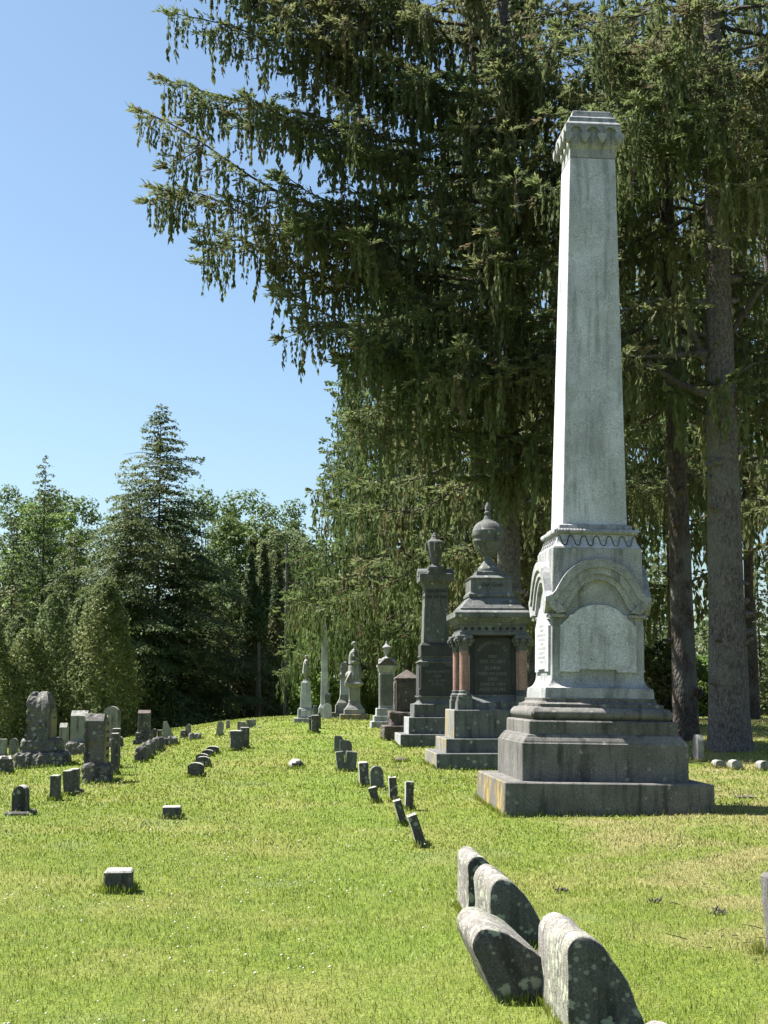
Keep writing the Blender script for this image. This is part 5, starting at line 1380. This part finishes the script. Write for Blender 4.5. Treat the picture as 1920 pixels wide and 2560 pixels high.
def conifer(base, H, Rb, hmin, seed, label, mat, name='hemlock_tree', nb=150, leaf=0.20, dens=1.0, shape_pow=0.9, sag=0.22, bark_='bark_dark', group='trees behind the left graves', open_top=0.0, r0=None):
    """conical tree of layered drooping sprays"""
    rng = np.random.default_rng(seed)
    root = empty(name, base, 0.0); tag(root, label, 'tree', group)
    trunk_mesh(H * 0.95, r0 or H * 0.009, 0.02, seed, n=10).build('trunk', M[bark_], root, True)
    P, Nn, S = [], [], []; wood = MB()
    for i in range(nb):
        f = (i + rng.random()) / nb; z = hmin + (H - hmin) * f ** 0.85
        L = Rb * (1 - (z - hmin) / (H - hmin)) ** shape_pow * rng.uniform(0.45, 1.2) + 0.25
        az = i * 2.39996 + rng.normal(0, 0.3); hd = np.array([math.cos(az), math.sin(az), 0]); sd = np.array([-hd[1], hd[0], 0])
        if hd[1] > 0.35 and rng.random() < 0.6: continue
        rise = 0.25 * max(0, (z / H - 0.72)) * 4
        dz = lambda t: L * (-sag * t * t * 1.5 + rise * t + 0.1 * t)
        p0 = np.array([0, 0, z]); p1 = p0 + hd * L + np.array([0, 0, dz(1)])
        wood.tube([p0, p0 + hd * L * 0.5 + np.array([0, 0, dz(0.5)]), p1], [0.012 + L * 0.009, 0.010 + L * 0.004, 0.005], 3, False)
        thin = 1 - open_top * max(0, f - 0.55)
        n = int(L * L * 16 * dens * thin + L * 20 * dens * thin)
        t = rng.random(n) ** (0.5 + 0.35 * f) * 0.95 + 0.05; wmax = L * 0.42; sag_i = sag * rng.uniform(0.4, 1.6)
        w = rng.normal(0, 0.5, n) * wmax * (0.25 + 0.9 * t * (1.15 - t) * 1.8)
        pts = p0 + hd * (L * t)[:, None] + sd * w[:, None]
        pts[:, 2] += L * (-sag_i * t * t * 1.5 + rise * t + 0.1 * t) - np.abs(w) * 0.35 - rng.random(n) ** 2 * 0.28 * (0.3 + 0.5 * L / max(Rb, 0.1))
        nn = np.stack([hd[0] * 0.55 + rng.normal(0, .45, n), hd[1] * 0.55 + rng.normal(0, .45, n), 0.75 + rng.normal(0, .4, n)], 1)
        P.append(pts); Nn.append(nn); S.append(rng.uniform(0.6, 1.4, n) * leaf)
    P, Nn, S = np.concatenate(P), np.concatenate(Nn), np.concatenate(S)
    V, F, R = leaf_quads(P, Nn, S, rng, 0.4)
    wood.build('limbs', M['bark_dark'], root)['kind'] = 'stuff'
    link('crown', np_mesh('crown', V, F, {'rnd': R}), M[mat], root)
    return len(F)

def dense_column(base, H, Rb, seed, label, mat, name='cedar_tree', leaf=0.16, n=9000, top=0.35, spires=1, group='cedars behind the left graves', lump=0.22, belly=0.3):
    """upright cedar: sprays set all over a lumpy egg or spire"""
    rng = np.random.default_rng(seed)
    root = empty(name, base, 0.0); tag(root, label, 'tree', group)
    trunk_mesh(H * 0.8, 0.10 + H * 0.006, 0.02, seed, n=8).build('trunk', M['bark_dark'], root, True)
    Ps, Ns = [], []
    for s in range(spires):
        off = np.array([0, 0, 0]) if spires == 1 else np.array([math.cos(s * 2.4) * Rb * 0.5, math.sin(s * 2.4) * Rb * 0.5, 0])
        hh = H * (1 if s == 0 else rng.uniform(0.72, 0.95)); rb = Rb * (1 if spires == 1 else 0.62); m = n // spires
        u = rng.random(m); a = rng.random(m) * 2 * PI; z = u * hh
        prof = rb * np.clip(np.where(u < belly, 0.62 + 0.38 * np.sin(u / belly * PI / 2), ((1 - u) / (1 - belly)) ** (0.62 + top * 0.4)), 0.03, 1)
        lumpy = 1 + lump * (np.sin(a * 3 + z * 1.7 + s) * np.sin(z * 2.3 + a * 2) + 0.6 * np.sin(a * 7 - z * 3.1 + seed) * np.sin(z * 4.3 + seed))
        depth = 1 - rng.random(m) ** 2.2 * 0.55
        r = prof * lumpy * depth
        P = np.stack([r * np.cos(a), r * np.sin(a), z + 0.1], 1) + off + rng.normal(0, 0.05, (m, 3))
        N = np.stack([np.cos(a) + rng.normal(0, .5, m), np.sin(a) + rng.normal(0, .5, m), 0.35 + rng.normal(0, .5, m)], 1)
        Ps.append(P); Ns.append(N)
    P, N = np.concatenate(Ps), np.concatenate(Ns)
    V, F, R = leaf_quads(P, N, rng.uniform(0.6, 1.5, len(P)) * leaf, rng, 0.5)
    link('crown', np_mesh('crown', V, F, {'rnd': R}), M[mat], root)
    return len(F)

def broad_tree(base, H, Rc, seed, label, mat='broadleaf', name='broadleaf_tree', leaf=0.25, clumps=42, per=260, hlow=0.32, group='broadleaf trees behind', cl_r=0.30):
    """trunk, forked limbs and a crown of leaf clumps with gaps"""
    rng = np.random.default_rng(seed)
    root = empty(name, base, 0.0); tag(root, label, 'tree', group)
    trunk_mesh(H * 0.62, H * 0.014 + 0.03, 0.06, seed, n=9).build('trunk', M['bark_dark'], root, True)
    wood = MB(); P, N = [], []
    for i in range(clumps):
        f = (i + 0.5) / clumps; a = i * 2.39996; u = rng.uniform(0.35, 1.0)
        zc = H * (hlow + (0.97 - hlow) * f); k = math.sin(PI * min(1, 0.18 + 0.80 * (1 - f))) ** 0.7
        c = np.array([math.cos(a) * Rc * k * u, math.sin(a) * Rc * k * u, zc]); cr = Rc * cl_r * rng.uniform(0.7, 1.25)
        st = np.array([0, 0, H * (hlow * 0.7 + 0.35 * f)])
        wood.tube([st, (st + c) / 2 + np.array([0, 0, -0.2]), c], [0.04 + H * 0.003, 0.03 + H * .0015, 0.012], 4, False)
        d = rng.normal(0, 1, (per, 3)); d /= np.linalg.norm(d, axis=1, keepdims=True); rr = cr * (0.35 + 0.65 * rng.random(per) ** 0.5)
        P.append(c + d * rr[:, None] * np.array([1, 1, 0.72])); N.append(d * 0.7 + np.array([0, 0, 0.5]) + rng.normal(0, 0.4, (per, 3)))
    P, N = np.concatenate(P), np.concatenate(N)
    V, F, R = leaf_quads(P, N, rng.uniform(0.6, 1.4, len(P)) * leaf, rng, 0.62)
    wood.build('limbs', M['bark_dark'], root)['kind'] = 'stuff'
    link('crown', np_mesh('crown', V, F, {'rnd': R}), M[mat], root)
    return len(F)

def top_h(px, py, Y): return at_depth(px, py, Y).z - gz((px - 960) / FPX * Y, Y)

T = TRI
T['c1'] = conifer(px_base(388, 88), top_h(388, 1010, 88), 7.8, 1.0, 51, 'tallest dark conical spruce on the left with an open spiky top', 'hemlock', 'spruce_tree', nb=270, leaf=0.24, dens=0.85, open_top=0.0, sag=0.2, shape_pow=0.74)
T['c2'] = conifer(px_base(318, 83), top_h(318, 1215, 83), 4.9, 0.8, 52, 'dense drooping hemlock in front of the tallest spruce', 'hemlock', nb=190, leaf=0.21, dens=1.3, sag=0.30, shape_pow=0.6)
T['c3'] = conifer(px_base(452, 86), top_h(452, 1330, 86), 3.6, 0.8, 53, 'dark hemlock at the right foot of the tallest spruce', 'hemlock', nb=130, leaf=0.21, dens=1.2, sag=0.3, shape_pow=0.6)
T['c4'] = conifer(px_base(96, 98), top_h(96, 1136, 98), 5.4, 1.0, 54, 'thin-topped spruce at the far left above the cedars', 'hemlock', 'spruce_tree', nb=130, leaf=0.26, dens=0.9, open_top=0.5, sag=0.14)
T['c5'] = conifer(px_base(175, 90), top_h(175, 1330, 90), 3.6, 0.8, 55, 'dark hemlock between the thin spruce and the tallest spruce', 'hemlock', nb=120, leaf=0.22, dens=1.1, sag=0.3, shape_pow=0.6)
T['c6'] = conifer(px_base(20, 92), top_h(20, 1290, 92), 3.8, 0.8, 56, 'dark hemlock at the left edge of the picture', 'hemlock', nb=120, leaf=0.24, dens=1.0, sag=0.3, shape_pow=0.6)
T['c7'] = conifer(px_base(545, 92), top_h(545, 1440, 92), 3.2, 0.6, 57, 'low dark hemlock left of the columnar cedars', 'hemlock', nb=110, leaf=0.22, dens=1.2, sag=0.3)
T['d1'] = dense_column(px_base(70, 64), top_h(70, 1490, 64), 2.0, 61, 'broad olive cedar at the left edge behind the graves', 'cedar', n=16000, spires=3, leaf=0.15, top=-0.3, belly=0.35)
T['d2'] = dense_column(px_base(150, 66), top_h(150, 1500, 66), 1.7, 62, 'middle olive cedar behind the big rock-faced monument', 'cedar', n=13000, spires=2, leaf=0.15, top=-0.3, belly=0.35)
T['d3'] = dense_column(px_base(258, 63), top_h(258, 1452, 63), 1.45, 63, 'rightmost and brightest olive cedar, a rounded cone', 'cedar', n=14000, leaf=0.15, lump=0.26, top=-0.35, belly=0.35)
T['d4'] = dense_column(px_base(-30, 62), top_h(-30, 1540, 62), 1.6, 64, 'olive cedar cut by the left edge', 'cedar', n=8000, leaf=0.15)
for px, py, rb, sd, lb in ((622, 1392, 0.85, 65, 'left spire of the dark columnar cedars'), (656, 1362, 0.85, 66, 'tallest spire of the dark columnar cedars'), (692, 1386, 0.75, 67, 'right spire of the dark columnar cedars'), (640, 1480, 1.25, 68, 'shorter columnar cedar in front of the spires')):
    T[lb] = dense_column(px_base(px, 92 - sd % 3), top_h(px, py, 92), rb, sd, lb, 'cedar_dark', 'columnar_cedar', 0.17, 9000, 0.1, group='columnar cedars', lump=0.18, belly=0.25)
for px, py, Y, rc, sd, lb, mt in ((40, 1215, 112, 4.6, 71, 'broadleaf tree at the far left behind the thin spruce', 'broadleaf'), (160, 1225, 116, 4.4, 72, 'broadleaf tree between the thin spruce and the tallest spruce', 'broadleaf'),
                              (515, 1222, 110, 4.4, 73, 'sunlit broadleaf tree right of the tallest spruce', 'broadleaf'), (590, 1290, 104, 3.6, 74, 'broadleaf tree behind the columnar cedars', 'broadleaf'), (668, 1238, 113, 4.0, 75, 'broadleaf tree with open gaps left of the spruce row', 'broadleaf'),
                              (745, 1330, 100, 3.4, 76, 'dull green pine above the standing statue', 'pine'), (690, 1310, 104, 2.8, 77, 'dull green pine behind the columnar cedars', 'pine'), (110, 1262, 104, 3.0, 78, 'yellow-green tree top behind the hemlocks', 'bright_leaf')):
    T[lb] = broad_tree(px_base(px, Y), top_h(px, py, Y), rc, sd, lb, mt, 'broadleaf_tree' if mt != 'pine' else 'pine_tree')
for px, py, Y, rc, sd, lb in ((825, 1590, 78, 1.9, 81, 'bright green bushy tree behind the needle obelisk'), (925, 1640, 82, 2.0, 82, 'bright green bush between the seated figure and the lidded urn'), (770, 1660, 84, 1.4, 83, 'bright green bush left of the needle obelisk'), (1750, 1640, 62, 1.3, 84, 'bright bush seen between the two right trunks')):
    T[lb] = broad_tree(px_base(px, Y), top_h(px, py, Y), rc, sd, lb, 'bright_leaf', 'leafy_bush', 0.20, 34, 150, 0.08, 'bright leafy bushes', 0.34)
T['sh'] = broad_tree(px_base(1668, 48), top_h(1668, 1590, 48), 1.0, 85, 'dark green dense shrub between obelisk base and slim trunk', 'cedar_dark', 'shrub', 0.13, 40, 160, 0.05, 'shrubs under the spruces', 0.36)
for px, py, Y, rb, sd, lb in ((1655, 1330, 74, 2.6, 86, 'pale sunlit young spruce seen right of the obelisk'), (1905, 1380, 66, 2.6, 87, 'pale sunlit young spruce at the right edge'), (1800, 1400, 86, 3.0, 88, 'pale young spruce behind the big trunk'), (1590, 1420, 88, 2.8, 89, 'pale young spruce behind the obelisk die')):
    T[lb] = conifer(px_base(px, Y), top_h(px, py, Y), rb, 0.5, sd, lb, 'pine', 'young_spruce', nb=80, leaf=0.22, dens=0.7, sag=0.25, group='young spruces beyond')

# thin bare trunks standing in the dark wood
def bare_trunk(px, Y, H, r, seed, label):
    rng = np.random.default_rng(seed); root = empty('bare_tree', px_base(px, Y), 0.0); tag(root, label, 'tree', 'thin trunks in the dark wood')
    trunk_mesh(H, r, r * 0.45, seed, n=9, flare=1.2).build('trunk', M['bark'], root, True)
    m = MB()
    for i in range(34):
        z = rng.uniform(1.2, H * 0.95); a = rng.random() * 6.28; l = rng.uniform(0.5, 1.7); d = np.array([math.cos(a), math.sin(a), rng.uniform(-0.35, 0.25)])
        p0 = np.array([0, 0, z]); q = p0 + d * l; m.tube([p0, p0 + d * l * 0.5 + np.array([0, 0, 0.05]), q], [0.022, 0.015, 0.006], 3, False)
        for _ in range(3): e = p0 + d * l * rng.uniform(0.4, 0.95); m.tube([e, e + rng.normal(0, 0.25, 3)], [0.009, 0.004], 3, False)
    m.build('dead_branches', M['twig'], root)['kind'] = 'stuff'
bare_trunk(714, 84, 10.5, 0.16, 91, 'thin straight bare trunk left of the standing statue')
bare_trunk(795, 82, 8.5, 0.12, 92, 'thin bare trunk just left of the needle obelisk')
bare_trunk(570, 88, 6.0, 0.12, 93, 'thin bare trunk under the dark hemlocks')
bare_trunk(645, 86, 5.0, 0.20, 94, 'short leaning trunk below the columnar cedars')

# the far wood behind everything, one dark mass
def far_wood():
    rng = np.random.default_rng(99); n = 36000
    x = rng.uniform(-52, 62, n); y = rng.uniform(116, 134, n)
    top = 9.5 + 3.0 * np.sin(x * 0.33) + 2.2 * np.sin(x * 0.81 + 1.3) + 1.2 * np.sin(x * 1.9)
    z = rng.random(n) ** 0.8 * top - 1.8
    V, F, R = leaf_quads(np.stack([x, y, z], 1), rng.normal(0, 1, (n, 3)) + np.array([0, -0.5, 0.5]), rng.uniform(0.45, 0.95, n), rng, 0.7)
    tag(link('far_wood', np_mesh('far_wood', V, F, {'rnd': R}), M['hemlock']), 'dark far wood closing the view behind the cemetery', 'wood', kind='stuff')
    n = 14000; x = rng.uniform(-30, 12, n); y = rng.uniform(94, 108, n); z = rng.random(n) ** 1.2 * (2.6 + 1.3 * np.sin(x * 0.9) + np.sin(x * 2.3)) - 1.7
    V, F, R = leaf_quads(np.stack([x, y, z], 1), rng.normal(0, 1, (n, 3)) + np.array([0, -0.5, 0.5]), rng.uniform(0.2, 0.45, n), rng, 0.7)
    tag(link('undergrowth', np_mesh('undergrowth', V, F, {'rnd': R}), M['cedar_dark']), 'dark undergrowth below the left trees', 'undergrowth', kind='stuff')
far_wood()
print('TRIS', sum(TRI.values()), {k: v for k, v in TRI.items() if v > 60000})
